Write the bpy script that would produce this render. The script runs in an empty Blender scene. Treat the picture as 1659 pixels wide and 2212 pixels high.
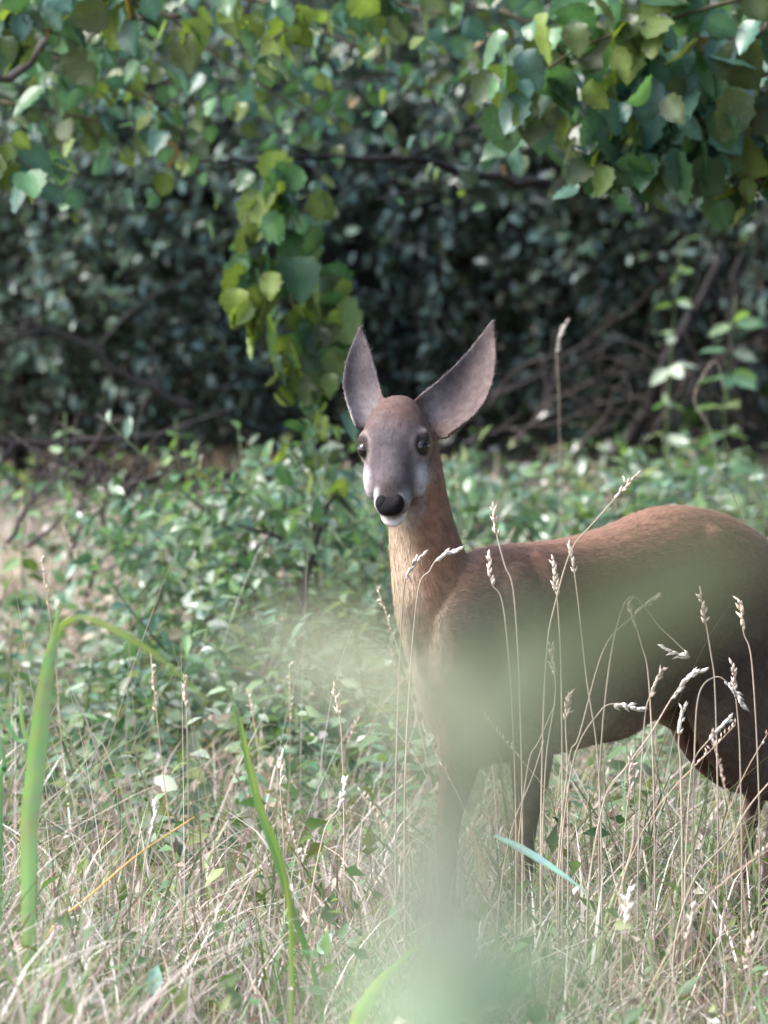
import bpy, math, random
import numpy as np
from mathutils import Vector, Matrix, kdtree

random.seed(7)
rng = np.random.default_rng(11)
S = bpy.context.scene
COL = S.collection

# ------------------------------------------------------------------ camera
CAM_H = 1.55
DEER_D = 15.0
cam_d = bpy.data.cameras.new('camera')
cam = bpy.data.objects.new('camera', cam_d)
COL.objects.link(cam)
PITCH = 0.0504
cam.location = (0, -DEER_D, CAM_H)
cam.rotation_euler = (math.pi / 2 - PITCH, 0, 0)
cam_d.sensor_fit = 'VERTICAL'
cam_d.sensor_height = 36
cam_d.lens = 300
cam_d.clip_start = 0.1
cam_d.clip_end = 2000
cam_d.dof.use_dof = True
cam_d.dof.focus_distance = 14.9
cam_d.dof.aperture_fstop = 8.0
cam_d.dof.aperture_blades = 0
S.camera = cam

# ------------------------------------------------------------------ light
SUN_EL, SUN_AZ = math.radians(46), math.radians(-96)      # azimuth clockwise from +Y
w = bpy.data.worlds.new('World')
S.world = w
w.use_nodes = True
wn = w.node_tree
bg = wn.nodes['Background']
sky = wn.nodes.new('ShaderNodeTexSky')
sky.sky_type = 'NISHITA'
sky.sun_disc = False
sky.sun_elevation = SUN_EL
sky.sun_rotation = SUN_AZ
sky.air_density = 1.0
sky.dust_density = 3.0
sky.ozone_density = 1.0
wn.links.new(sky.outputs[0], bg.inputs[0])
bg.inputs[1].default_value = 0.125
sun_d = bpy.data.lights.new('sun', 'SUN')
sun_d.energy = 1.5
sun_d.angle = math.radians(25)
sun_d.color = (1.0, 0.99, 0.975)
sun = bpy.data.objects.new('sun', sun_d)
COL.objects.link(sun)
tosun = Vector((math.sin(SUN_AZ) * math.cos(SUN_EL), math.cos(SUN_AZ) * math.cos(SUN_EL), math.sin(SUN_EL)))
sun.rotation_euler = tosun.to_track_quat('Z', 'Y').to_euler()
sun.location = tosun * 40
S.view_settings.view_transform = 'Standard'
S.view_settings.look = 'None'
S.view_settings.gamma = 1
S.view_settings.exposure = 2.35
S.cycles.max_bounces = 8
S.cycles.transmission_bounces = 4

# ------------------------------------------------------------------ helpers
PX = 5.425e-5
FW = Vector((0, math.cos(PITCH), -math.sin(PITCH)))
UP = Vector((0, math.sin(PITCH), math.cos(PITCH)))
CAMP = Vector((0, -DEER_D, CAM_H))


def at(u, v, dist):
    """point seen at (u, v) of a 1659 x 2212 view, dist metres along the view axis"""
    return CAMP + dist * (FW + Vector((1, 0, 0)) * ((u - 829.5) * PX) + UP * (-(v - 1106) * PX))


def empty(name, loc=(0, 0, 0), label=None, cat=None, group=None):
    o = bpy.data.objects.new(name, None)
    o.location = loc
    o.empty_display_size = 0.1
    COL.objects.link(o)
    if label: o['label'] = label
    if cat: o['category'] = cat
    if group: o['group'] = group
    return o


def link(name, me, parent=None, kind=None, label=None):
    o = bpy.data.objects.new(name, me)
    COL.objects.link(o)
    if parent is not None:
        o.parent = parent
        o.matrix_parent_inverse = Matrix.Translation(-parent.location)
    if kind: o['kind'] = kind
    if label: o['label'] = label
    return o


def mesh(name, V, F, mat=None, cols=None, smooth=True):
    me = bpy.data.meshes.new(name)
    me.from_pydata([tuple(v) for v in V], [], [tuple(f) for f in F])
    if mat: me.materials.append(mat)
    if cols is not None: setcol(me, cols)
    if smooth: me.polygons.foreach_set('use_smooth', [True] * len(me.polygons))
    me.update()
    return me


def setcol(me, cols):
    a = me.color_attributes.new('col', 'FLOAT_COLOR', 'POINT')
    c = np.ones((len(me.vertices), 4), dtype=np.float32)
    c[:, :3] = np.asarray(cols, dtype=np.float32).reshape(-1, 3) if np.ndim(cols) > 1 else np.array(cols)
    a.data.foreach_set('color', c.ravel())


def fast_mesh(name, V, quads, tris, cols, mat):
    """big joined mesh from arrays"""
    me = bpy.data.meshes.new(name)
    nq, nt = len(quads), len(tris)
    me.vertices.add(len(V))
    me.vertices.foreach_set('co', np.asarray(V, dtype=np.float32).ravel())
    idx = np.concatenate([np.asarray(quads, dtype=np.int32).ravel(), np.asarray(tris, dtype=np.int32).ravel()])
    me.loops.add(len(idx))
    me.loops.foreach_set('vertex_index', idx)
    me.polygons.add(nq + nt)
    st = np.concatenate([np.arange(nq) * 4, nq * 4 + np.arange(nt) * 3]).astype(np.int32)
    me.polygons.foreach_set('loop_start', st)
    me.update(calc_edges=True)
    me.validate()
    me.polygons.foreach_set('use_smooth', [True] * len(me.polygons))
    me.materials.append(mat)
    setcol(me, cols)
    return me


# ------------------------------------------------------------------ materials
def principled(name, rough=0.6, spec=0.3):
    m = bpy.data.materials.new(name)
    m.use_nodes = True
    nt = m.node_tree
    p = nt.nodes['Principled BSDF']
    p.inputs['Roughness'].default_value = rough
    p.inputs['Specular IOR Level'].default_value = spec
    return m, nt, p


def plant_mat(name, rough=0.45, spec=0.5, trans=0.35, rand=0.35, noise=18.0, tint=(1.15, 1.2, 0.6)):
    m, nt, p = principled(name, rough, spec)
    a = nt.nodes.new('ShaderNodeAttribute'); a.attribute_name = 'col'
    oi = nt.nodes.new('ShaderNodeObjectInfo')
    mr = nt.nodes.new('ShaderNodeMapRange')
    mr.inputs[3].default_value = 1 - rand; mr.inputs[4].default_value = 1 + rand
    nt.links.new(oi.outputs['Random'], mr.inputs[0])
    tc = nt.nodes.new('ShaderNodeTexCoord')
    nz = nt.nodes.new('ShaderNodeTexNoise'); nz.inputs['Scale'].default_value = noise
    nt.links.new(tc.outputs['Object'], nz.inputs['Vector'])
    m2 = nt.nodes.new('ShaderNodeMapRange'); m2.inputs[1].default_value = .3; m2.inputs[2].default_value = .7
    m2.inputs[3].default_value = .75; m2.inputs[4].default_value = 1.25
    nt.links.new(nz.outputs[0], m2.inputs[0])
    mu = nt.nodes.new('ShaderNodeMath'); mu.operation = 'MULTIPLY'
    nt.links.new(mr.outputs[0], mu.inputs[0]); nt.links.new(m2.outputs[0], mu.inputs[1])
    hs = nt.nodes.new('ShaderNodeHueSaturation')
    nt.links.new(a.outputs['Color'], hs.inputs['Color']); nt.links.new(mu.outputs[0], hs.inputs['Value'])
    nt.links.new(hs.outputs[0], p.inputs['Base Color'])
    if trans > 0:
        tr = nt.nodes.new('ShaderNodeBsdfTranslucent')
        mc = nt.nodes.new('ShaderNodeMix'); mc.data_type = 'RGBA'; mc.blend_type = 'MULTIPLY'
        mc.inputs[0].default_value = 1
        nt.links.new(hs.outputs[0], mc.inputs[6]); mc.inputs[7].default_value = (*tint, 1)
        nt.links.new(mc.outputs[2], tr.inputs[0])
        mx = nt.nodes.new('ShaderNodeMixShader'); mx.inputs[0].default_value = trans
        nt.links.new(p.outputs[0], mx.inputs[1]); nt.links.new(tr.outputs[0], mx.inputs[2])
        nt.links.new(mx.outputs[0], nt.nodes['Material Output'].inputs[0])
    return m


M_LEAF = plant_mat('broad_leaf', .38, .5, .4)
M_BUSH = plant_mat('bush_leaf', .32, .8, .35, rand=.3, noise=9)
M_HERB = plant_mat('herb_leaf', .5, .32, .35)
M_GRASS = plant_mat('grass_blade', .5, .35, .35, rand=.1, noise=3)
M_NEAR = plant_mat('near_grass', .6, .3, .2, rand=.1, noise=3, tint=(1, 1.02, .9))
M_DRY = plant_mat('dry_grass', .7, .2, .3, rand=.12, noise=6, tint=(1.1, 1.05, .9))
M_BARK = plant_mat('bark', .85, .2, 0, rand=.15, noise=40)
M_COAT = plant_mat('deer_coat', .75, .18, 0, rand=0, noise=60)
M_HAIR = plant_mat('deer_hair', .6, .25, 0, rand=0, noise=120)

m, nt, p = principled('deer_eye', .12, .4); p.inputs['Base Color'].default_value = (.008, .006, .006, 1); M_EYE = m
m, nt, p = principled('deer_nose', .6, .12); p.inputs['Base Color'].default_value = (.004, .0035, .005, 1); M_NOSE = m
nz = nt.nodes.new('ShaderNodeTexVoronoi'); nz.inputs['Scale'].default_value = 400
bp = nt.nodes.new('ShaderNodeBump'); bp.inputs['Strength'].default_value = .4; bp.inputs['Distance'].default_value = .002
nt.links.new(nz.outputs[0], bp.inputs['Height']); nt.links.new(bp.outputs[0], p.inputs['Normal'])

# ground
m, nt, p = principled('meadow_soil', .95, .1)
tc = nt.nodes.new('ShaderNodeTexCoord')
n1 = nt.nodes.new('ShaderNodeTexNoise'); n1.inputs['Scale'].default_value = 1.6; n1.inputs['Detail'].default_value = 8
n2 = nt.nodes.new('ShaderNodeTexNoise'); n2.inputs['Scale'].default_value = 22; n2.inputs['Detail'].default_value = 6
for n in (n1, n2): nt.links.new(tc.outputs['Object'], n.inputs['Vector'])
r1 = nt.nodes.new('ShaderNodeValToRGB')
r1.color_ramp.elements[0].position = .35; r1.color_ramp.elements[0].color = (.07, .062, .045, 1)
r1.color_ramp.elements[1].position = .6; r1.color_ramp.elements[1].color = (.33, .27, .19, 1)
nt.links.new(n1.outputs[0], r1.inputs[0])
r2 = nt.nodes.new('ShaderNodeValToRGB')
r2.color_ramp.elements[0].position = .35; r2.color_ramp.elements[0].color = (.45, .42, .4, 1)
r2.color_ramp.elements[1].position = .65; r2.color_ramp.elements[1].color = (1, 1, 1, 1)
nt.links.new(n2.outputs[0], r2.inputs[0])
mx = nt.nodes.new('ShaderNodeMix'); mx.data_type = 'RGBA'; mx.blend_type = 'MULTIPLY'; mx.inputs[0].default_value = 1
nt.links.new(r1.outputs[0], mx.inputs[6]); nt.links.new(r2.outputs[0], mx.inputs[7])
nt.links.new(mx.outputs[2], p.inputs['Base Color'])
bp = nt.nodes.new('ShaderNodeBump'); bp.inputs['Distance'].default_value = .03
nt.links.new(n2.outputs[0], bp.inputs['Height']); nt.links.new(bp.outputs[0], p.inputs['Normal'])
M_SOIL = m


# ------------------------------------------------------------------ ground
def gz(x, y):
    t = np.clip((y - 1.6) / 8.4, 0, 1)
    rise = .30 * t * t * (3 - 2 * t)                     # the meadow climbs towards the wood
    return 0.025 * np.sin(x * 1.7 + .4) * np.cos(y * 1.3) + 0.015 * np.sin(x * 4.1 + y * 3.2) + rise


def build_ground():
    xs = np.concatenate([[-600, -200, -60, -20], np.linspace(-8, 8, 65), [20, 60, 200, 600]])
    ys = np.concatenate([[-400, -120, -40, -18], np.linspace(-14, 22, 145), [40, 90, 250, 900]])
    V = []
    for y in ys:
        for x in xs:
            inn = abs(x) <= 8 and -14 <= y <= 22
            V.append((x, y, float(gz(x, y)) if inn else (0.30 if y > 9 else 0.0 if y < 2 else float(gz(0, y)))))
    nx = len(xs)
    F = [(j * nx + i, j * nx + i + 1, (j + 1) * nx + i + 1, (j + 1) * nx + i) for j in range(len(ys) - 1) for i in range(nx - 1)]
    return link('ground', mesh('ground', V, F, M_SOIL), kind='structure')


build_ground()


def build_shade_dark_floor():  # dark soil sheet under the bushes, its colour standing in for their shade
    V, F = [], []
    xs = np.linspace(-12, 12, 97)
    rows = 26
    for j in range(rows):
        t = j / (rows - 1)
        for x in xs:
            y0 = 8.6 + .5 * math.sin(x * 1.3) + .25 * math.sin(x * 4.7 + 1) + (1.0 if x < -.3 else 0)
            y = y0 + (24 - y0) * t
            V.append((x, y, (float(gz(x, y)) if y < 22 and abs(x) < 8 else .32) + .03 + (.03 * math.sin(x * 9 + y * 7) if 0 < j else -.035)))
    nx = len(xs)
    F = [(j * nx + i, j * nx + i + 1, (j + 1) * nx + i + 1, (j + 1) * nx + i) for j in range(rows - 1) for i in range(nx - 1)]
    m, nt, p = principled('shade_dark_soil', .95, .1)
    tc = nt.nodes.new('ShaderNodeTexCoord'); n1 = nt.nodes.new('ShaderNodeTexNoise'); n1.inputs['Scale'].default_value = 14; n1.inputs['Detail'].default_value = 8
    r = nt.nodes.new('ShaderNodeValToRGB')
    r.color_ramp.elements[0].position = .35; r.color_ramp.elements[0].color = (.03, .024, .018, 1)
    r.color_ramp.elements[1].position = .7; r.color_ramp.elements[1].color = (.10, .075, .05, 1)
    nt.links.new(tc.outputs['Object'], n1.inputs['Vector']); nt.links.new(n1.outputs[0], r.inputs[0]); nt.links.new(r.outputs[0], p.inputs['Base Color'])
    link('shade_dark_floor', mesh('shade_dark_floor', V, F, m), kind='structure')


build_shade_dark_floor()


# ------------------------------------------------------------------ tubes, ribbons, leaves
def tube_arrays(pts, radii, sides=5):
    pts = [Vector(q) for q in pts]
    V, F = [], []
    n = len(pts)
    ref = Vector((.3, .9, .2)).normalized()
    for i, q in enumerate(pts):
        t = (pts[min(i + 1, n - 1)] - pts[max(i - 1, 0)]).normalized()
        a = t.cross(ref)
        if a.length < 1e-3: a = t.cross(Vector((1, 0, 0)))
        a.normalize(); b = t.cross(a)
        for k in range(sides):
            an = 2 * math.pi * k / sides
            V.append(q + (a * math.cos(an) + b * math.sin(an)) * radii[i])
    for i in range(n - 1):
        for k in range(sides):
            k2 = (k + 1) % sides
            F.append((i * sides + k, i * sides + k2, (i + 1) * sides + k2, (i + 1) * sides + k))
    F.append(tuple(range(sides - 1, -1, -1))); F.append(tuple((n - 1) * sides + k for k in range(sides)))
    return V, F


class Bag:
    """collects pieces into one mesh"""
    def __init__(self): self.V, self.F, self.C = [], [], []

    def add(self, V, F, col):
        o = len(self.V)
        self.V += [tuple(v) for v in V]
        self.F += [tuple(i + o for i in f) for f in F]
        self.C += [col] * len(V) if not isinstance(col[0], (tuple, list)) else list(col)

    def tube(self, pts, radii, col, sides=5): self.add(*tube_arrays(pts, radii, sides), col)

    def mesh(self, name, mat): return mesh(name, self.V, self.F, mat, np.array(self.C))


def smooth_path(pts, sub=4):
    """Catmull-Rom"""
    P = [Vector(q) for q in pts]
    P = [P[0] * 2 - P[1]] + P + [P[-1] * 2 - P[-2]]
    out = []
    for i in range(1, len(P) - 2):
        for k in range(sub):
            t = k / sub
            a, b, c, d = P[i - 1:i + 3]
            out.append(.5 * ((2 * b) + (c - a) * t + (2 * a - 5 * b + 4 * c - d) * t * t + (3 * b - a - 3 * c + d) * t ** 3))
    out.append(P[-2])
    return out


def ribbon_arrays(pts, wid, side=None, fold=.25):
    """long leaf with a V fold: three vertices across"""
    n = len(pts)
    V, F = [], []
    for i, q in enumerate(pts):
        t = (pts[min(i + 1, n - 1)] - pts[max(i - 1, 0)]).normalized()
        s = side if side is not None else Vector((1, .3, 0))
        s = (s - t * s.dot(t)).normalized()
        nn = t.cross(s)
        h = wid[i] / 2
        V += [q - s * h, q + nn * h * fold * 2, q + s * h]
    for i in range(n - 1):
        F += [(3 * i, 3 * i + 1, 3 * i + 4, 3 * i + 3), (3 * i + 1, 3 * i + 2, 3 * i + 5, 3 * i + 4)]
    return V, F


def leaf_arrays(kind, seed):
    """unit leaf: base at origin, tip at +Y, faces +Z; real outline, folded and curled"""
    r = random.Random(seed)
    n = 9
    V, F = [], []
    for i in range(n):
        t = i / (n - 1)
        if kind == 'hazel':
            wv = .44 * (math.sin(math.pi * min(1, t ** .75)) ** .7) if 0 < t < 1 else 0
            if 0 < t < .9: wv *= 1 + (.14 if i % 2 else -.08)
            if t == 0: wv = .1
        elif kind == 'lance':
            wv = .2 * math.sin(math.pi * t ** .8) ** .9 * (1 + (.1 if i % 2 else -.06))
        else:
            wv = .28 * math.sin(math.pi * t ** .85) ** .8
        cz = -.28 * t * t + .05 * math.sin(t * 5 + seed)
        for k, x in enumerate((-1, -.5, 0, .5, 1)):
            z = cz + abs(x) * wv * .35 - (.10 * abs(x) * wv if i % 2 else 0) + r.uniform(-.015, .015)
            yy = t - (abs(x) * .05 if i % 2 else 0)
            V.append(Vector((x * wv, yy, z)))
    for i in range(n - 1):
        for k in range(4):
            a = i * 5 + k
            F.append((a, a + 1, a + 6, a + 5))
    return V, F


def leaf_meshes(prefix, kind, cols, mat, nshape=3):
    out = []
    for ci, c in enumerate(cols):
        row = []
        for s in range(nshape):
            V, F = leaf_arrays(kind, s + 1)
            cc = []
            for i, v in enumerate(V):
                rib = 1.25 if i % 5 == 2 else 1.0
                edge = 1.0 if i % 5 in (1, 2, 3) else .88
                cc.append((c[0] * rib * edge, c[1] * rib * edge, c[2] * rib * edge))
            row.append(mesh(prefix, V, F, mat, np.array(cc)))
        out.append(row)
    return out


def leaf_matrix(pos, direc, size, roll=0.0, face=None, wid=1.0):
    d = Vector(direc).normalized()
    f = Vector(face) if face is not None else Vector((0, 0, 1))
    x = d.cross(f)
    if x.length < 1e-3: x = d.cross(Vector((1, 0, 0)))
    x.normalize(); z = x.cross(d)
    R = Matrix(((x.x, d.x, z.x), (x.y, d.y, z.y), (x.z, d.z, z.z))).to_4x4()
    return Matrix.Translation(pos) @ R @ Matrix.Rotation(roll, 4, 'Y') @ Matrix.Diagonal((size * wid, size, size, 1))


def leaf_obj(me, mat4, parent, name='leaf'):
    o = bpy.data.objects.new(name, me)
    COL.objects.link(o)
    o.parent = parent
    o.matrix_parent_inverse = Matrix.Translation(-parent.location)
    o.matrix_basis = mat4
    return o


def rv(a=1.0):
    return Vector((random.gauss(0, a), random.gauss(0, a), random.gauss(0, a)))


# ------------------------------------------------------------------ deer
HEAD = Vector((-.64, -.768, 0)).normalized()         # the way the body points
LEFT = Vector((0, 0, 1)).cross(HEAD)                 # its left flank, turned to the camera
D0 = at(1055, 2080, 15.0); D0.z = 0


def body_pt(s, lat, z):
    return D0 - HEAD * s + LEFT * lat + Vector((0, 0, z))


def ring_solid(rings, n=20, power=2.0):
    """rings: (centre, axis_a, axis_b) half-axis vectors"""
    V, F = [], []
    for c, a, b in rings:
        for k in range(n):
            an = 2 * math.pi * k / n
            ca, sa = math.cos(an), math.sin(an)
            e = 2 / power
            V.append(c + a * (math.copysign(abs(ca) ** e, ca)) + b * (math.copysign(abs(sa) ** e, sa)))
    for i in range(len(rings) - 1):
        for k in range(n):
            k2 = (k + 1) % n
            F.append((i * n + k, i * n + k2, (i + 1) * n + k2, (i + 1) * n + k))
    F.append(tuple(range(n - 1, -1, -1)))
    F.append(tuple((len(rings) - 1) * n + k for k in range(n)))
    return V, F


def interp_rings(rows, sub=4):
    """rows of floats, Catmull-Rom between them"""
    A = np.array(rows, float)
    A = np.vstack([2 * A[0] - A[1], A, 2 * A[-1] - A[-2]])
    out = []
    for i in range(1, len(A) - 2):
        for k in range(sub):
            t = k / sub
            a, b, c, d = A[i - 1:i + 3]
            out.append(.5 * (2 * b + (c - a) * t + (2 * a - 5 * b + 4 * c - d) * t * t + (3 * b - a - 3 * c + d) * t ** 3))
    out.append(A[-2])
    return out


def ellipsoid(c, ax, n=14):
    rows = []
    for i in range(n + 1):
        th = math.pi * i / n
        th = min(max(th, .02), math.pi - .02)
        rows.append((c + ax[2] * math.cos(th), ax[0] * math.sin(th), ax[1] * math.sin(th)))
    V, F = ring_solid(rows, 16)
    return V, [tuple(reversed(f)) for f in F]


def limb(points, n=14):
    """points: (Vector, radius_across, radius_along)"""
    rows = interp_rings([(*p[0], p[1], p[2]) for p in points], 5)
    rings = []
    m_ = len(rows)
    for i, q in enumerate(rows):
        c = Vector(q[:3])
        t = (Vector(rows[min(i + 1, m_ - 1)][:3]) - Vector(rows[max(i - 1, 0)][:3])).normalized()
        a = LEFT - t * LEFT.dot(t); a.normalize()
        b = t.cross(a)
        rings.append((c, a * max(q[3], .004), b * max(q[4], .004)))
    return ring_solid(rings, n)


def build_deer():
    root = empty('roe_deer', D0, 'red-brown roe deer standing in tall grass with its head up, facing the camera', 'deer')
    samples = []         # (pos, flow, zone, param)
    pieces = []
    # torso
    tor = [(-.15, .56, .06, .045), (-.125, .55, .115, .072), (-.08, .54, .165, .090), (0, .545, .19, .105), (.12, .548, .19, .115), (.25, .555, .187, .122),
           (.38, .575, .187, .122), (.5, .610, .177, .120), (.62, .612, .165, .115), (.74, .590, .145, .10), (.82, .575, .10, .07), (.86, .57, .05, .03)]
    rings = []
    for q in interp_rings(tor, 4):
        c = body_pt(q[0], 0, q[1])
        rings.append((c, LEFT * q[3], Vector((0, 0, 1)) * q[2]))
        for dz in (-.7, 0, .7):
            for la in (-.7, .7):
                samples.append((c + Vector((0, 0, dz * q[2])) + LEFT * la * q[3], -HEAD + Vector((0, 0, -.5)), 0, q[0]))
    V, F = ring_solid(rings, 28, 2.25)
    pieces.append((V, F))
    for sd in (1, -1):      # shoulder blade, flank and hip bones under the skin
        pieces.append(ellipsoid(body_pt(.06, .066 * sd, .62), (LEFT * .048, HEAD * .030, Vector((.0, 0, .11)))))
        pieces.append(ellipsoid(body_pt(.53, .075 * sd, .715), (LEFT * .035, HEAD * .035, Vector((.0, 0, .04)))))
        pieces.append(ellipsoid(body_pt(.25, .070 * sd, .50), (LEFT * .058, HEAD * .16, Vector((.0, 0, .12)))))
    # brisket and shoulder mass
    pieces.append(ellipsoid(body_pt(-.03, 0, .43), (LEFT * .07, HEAD * .09, Vector((0, 0, .08)))))
    for sd in (1, -1):
        pieces.append(ellipsoid(body_pt(.0, .062 * sd, .54), (LEFT * .052, HEAD * .085, Vector((.0, 0, .17)))))
        pieces.append(ellipsoid(body_pt(.64, .064 * sd, .55), (LEFT * .058, HEAD * .15, Vector((0, 0, .18)))))
    # neck
    nk = [((1030, 1480, 15.0), .080, .095), ((988, 1400, 14.96), .082, .100), ((945, 1290, 14.93), .072, .088), ((918, 1180, 14.92), .060, .068),
          ((903, 1090, 14.91), .053, .057), ((893, 1010, 14.91), .050, .052), ((885, 940, 14.92), .047, .047)]
    rows = interp_rings([(*at(*q[0]), q[1], q[2]) for q in nk], 5)
    rings = []
    for i, q in enumerate(rows):
        c = Vector(q[:3])
        t = (Vector(rows[min(i + 1, len(rows) - 1)][:3]) - Vector(rows[max(i - 1, 0)][:3])).normalized()
        a = Vector((.8, -.6, 0)); a = (a - t * a.dot(t)).normalized()
        b = t.cross(a)
        rings.append((c, a * q[3], b * q[4]))
        for k in range(6):
            an = k * math.pi / 3
            samples.append((c + a * q[3] * .8 * math.cos(an) + b * q[4] * .8 * math.sin(an), -t * 1.0, 1, i / len(rows)))
    pieces.append(ring_solid(rings, 24))
    # head
    P = at(862, 882, 14.93); N = at(843, 1096, 14.80)
    L = (N - P).length
    d = (N - P) / L
    r = Vector((1, -.19, .05)); r = (r - d * r.dot(d)).normalized()
    nrm = d.cross(r)
    if nrm.y > 0: nrm = -nrm
    def hp(t, lat, out): return P + d * (t * L) + r * lat + nrm * out
    hd = [(-.10, .020, .030, -.022), (-.04, .034, .044, -.018), (.07, .045, .055, -.012), (.2, .056, .062, -.008), (.34, .0635, .063, -.008), (.47, .061, .060, -.011),
          (.6, .0445, .052, -.014), (.74, .0365, .043, -.013), (.87, .0325, .034, -.011), (.96, .030, .027, -.010), (1.0, .022, .019, -.010)]
    rings = []
    for q in interp_rings(hd, 4):
        c = hp(q[0], 0, q[3])
        rings.append((c, r * q[1], nrm * q[2]))
        for k in range(8):
            an = k * math.pi / 4
            samples.append((c + r * q[1] * .85 * math.cos(an) + nrm * q[2] * .85 * math.sin(an), -d + Vector((0, 0, .1)), 2, q[0]))
    V, F = ring_solid(rings, 28, 2.15)
    pieces.append((V, F))
    for sd in (1, -1):
        pieces.append(ellipsoid(hp(.375, .050 * sd, .020), (r * .014, nrm * .014, d * .018)))      # brow ridge
        pieces.append(ellipsoid(hp(.56, .039 * sd, -.026), (r * .020, nrm * .030, d * .055)))     # cheek
        pieces.append(ellipsoid(hp(.93, .014 * sd, .002), (r * .016, nrm * .015, d * .018)))      # nostril wing
    pieces.append(ellipsoid(hp(.95, 0, -.030), (r * .024, nrm * .016, d * .030)))                 # chin
    # ears
    ears = []
    def ear(base, tip, mid_off, wmax, opening, cup, peak, expo):
        ax = tip - base; Lr = ax.length
        ax_n = ax / Lr
        rows_in, rows_out = [], []
        nI, nJ = 15, 11
        op = (opening - ax_n * opening.dot(ax_n)).normalized()
        sdv = ax_n.cross(op)
        Vv, Ff = [], []
        for layer in (0, 1):
            for i in range(nI):
                t = i / (nI - 1)
                tt = .02 + .98 * t
                wv = wmax * ((.94 + .06 * math.sin(tt / peak * math.pi / 2)) if tt < peak else max(0, 1 - ((tt - peak) / (1 - peak)) ** expo) ** .85)
                wv = max(wv, .003)
                c = base + ax * tt + mid_off * math.sin(math.pi * tt)
                cu = cup * (1 - .72 * tt) + .2 * (1 - tt) ** 3
                for j in range(nJ):
                    x = -1 + 2 * j / (nJ - 1)
                    ang = x * (cu + .35)
                    rad = wv / max(.4, math.sin(min(cu + .35, 1.5)))
                    th = .0042 * (1 - .4 * abs(x))
                    rr = rad + (th if layer else -th)
                    Vv.append(c + sdv * (math.sin(ang) * rr) + op * (rad * .55 - math.cos(ang) * rr))
        o2 = nI * nJ
        for i in range(nI - 1):
            for j in range(nJ - 1):
                a = i * nJ + j
                Ff.append((a, a + 1, a + nJ + 1, a + nJ))
                Ff.append((o2 + a, o2 + a + nJ, o2 + a + nJ + 1, o2 + a + 1))
        for i in range(nI - 1):
            a = i * nJ; b = i * nJ + nJ - 1
            Ff.append((a, a + nJ, o2 + a + nJ, o2 + a)); Ff.append((b, o2 + b, o2 + b + nJ, b + nJ))
        for j in range(nJ - 1):
            a = j; b = (nI - 1) * nJ + j
            Ff.append((a, o2 + a, o2 + a + 1, a + 1)); Ff.append((b, b + 1, o2 + b + 1, o2 + b))
        for k in range(12):
            t = k / 11
            c = base + ax * t + mid_off * math.sin(math.pi * t)
            for x in (-.7, 0, .7):
                samples.append((c + sdv * x * wmax * .8, ax_n, 3, t))
        ears.append((base, ax_n, Lr, op, sdv))
        return Vv, Ff
    pieces.append(ear(at(812, 925, 14.925), at(778, 703, 14.99), Vector((-.014, 0, 0)), .033, Vector((-.25, -1, .2)), 1.1, .36, 1.8))
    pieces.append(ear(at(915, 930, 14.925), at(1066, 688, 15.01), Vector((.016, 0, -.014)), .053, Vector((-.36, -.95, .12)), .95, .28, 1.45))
    # legs
    def P3(s, lat, z): return body_pt(s, lat, z)
    fl = [(P3(.01, .070, .50), .045, .075), (P3(.03, .072, .37), .034, .048), (P3(.02, .070, .27), .021, .027), (P3(.015, .068, .215), .019, .021), (P3(.015, .067, .12), .0135, .0155),
          (P3(.012, .066, .075), .015, .018), (P3(-.012, .066, .035), .014, .016), (P3(-.025, .066, .0), .018, .024)]
    fr = [(P3(-.005, -.062, .50), .045, .075), (P3(.0, -.064, .37), .034, .048), (P3(-.03, -.062, .27), .021, .027), (P3(-.04, -.060, .215), .019, .021), (P3(-.04, -.06, .12), .0135, .0155),
          (P3(-.042, -.06, .075), .015, .018), (P3(-.065, -.06, .035), .014, .016), (P3(-.078, -.06, .0), .018, .024)]
    def hind(ds, lat): return [(P3(.66 + ds, lat * .9, .62), .055, .14), (P3(.62 + ds, lat, .50), .052, .150), (P3(.635 + ds, lat, .40), .042, .108), (P3(.715 + ds, lat, .315), .030, .076),
                               (P3(.765 + ds, lat, .255), .019, .034), (P3(.75 + ds, lat, .19), .015, .018), (P3(.73 + ds, lat, .085), .0145, .017), (P3(.705 + ds, lat, .035), .014, .016), (P3(.69 + ds, lat, 0), .018, .024)]
    for lg in (fl, fr, hind(-.01, .07), hind(.09, -.065)):
        pieces.append(limb(lg))
        for i in range(len(lg) - 1):
            fd = (lg[i + 1][0] - lg[i][0]).normalized()
            for t in (0, .33, .66):
                c = lg[i][0].lerp(lg[i + 1][0], t)
                samples.append((c, fd, 4, c.z))
    # tail stub / rump patch
    pieces.append(ellipsoid(body_pt(.84, 0, .585), (LEFT * .03, HEAD * .03, Vector((0, 0, .05)))))

    B = Bag()
    for V, F in pieces: B.add(V, F, (1, 1, 1))
    me = mesh('body_raw', B.V, B.F)
    import bmesh
    bm = bmesh.new(); bm.from_mesh(me)
    bmesh.ops.recalc_face_normals(bm, faces=bm.faces)
    bm.to_mesh(me); bm.free()
    o = bpy.data.objects.new('body', me)
    COL.objects.link(o)
    md = o.modifiers.new('r', 'REMESH'); md.mode = 'VOXEL'; md.voxel_size = .0036
    ms = o.modifiers.new('s', 'SMOOTH'); ms.factor = .5; ms.iterations = 7
    dg = bpy.context.evaluated_depsgraph_get(); dg.update()
    me2 = bpy.data.meshes.new_from_object(o.evaluated_get(dg))
    o.modifiers.clear()
    o.data = me2
    me2.name = 'deer_body'
    bpy.data.meshes.remove(me)
    me2.materials.clear(); me2.materials.append(M_COAT)
    me2.polygons.foreach_set('use_smooth', [True] * len(me2.polygons))
    o.parent = root; o.matrix_parent_inverse = Matrix.Translation(-root.location)

    kd = kdtree.KDTree(len(samples))
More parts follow.
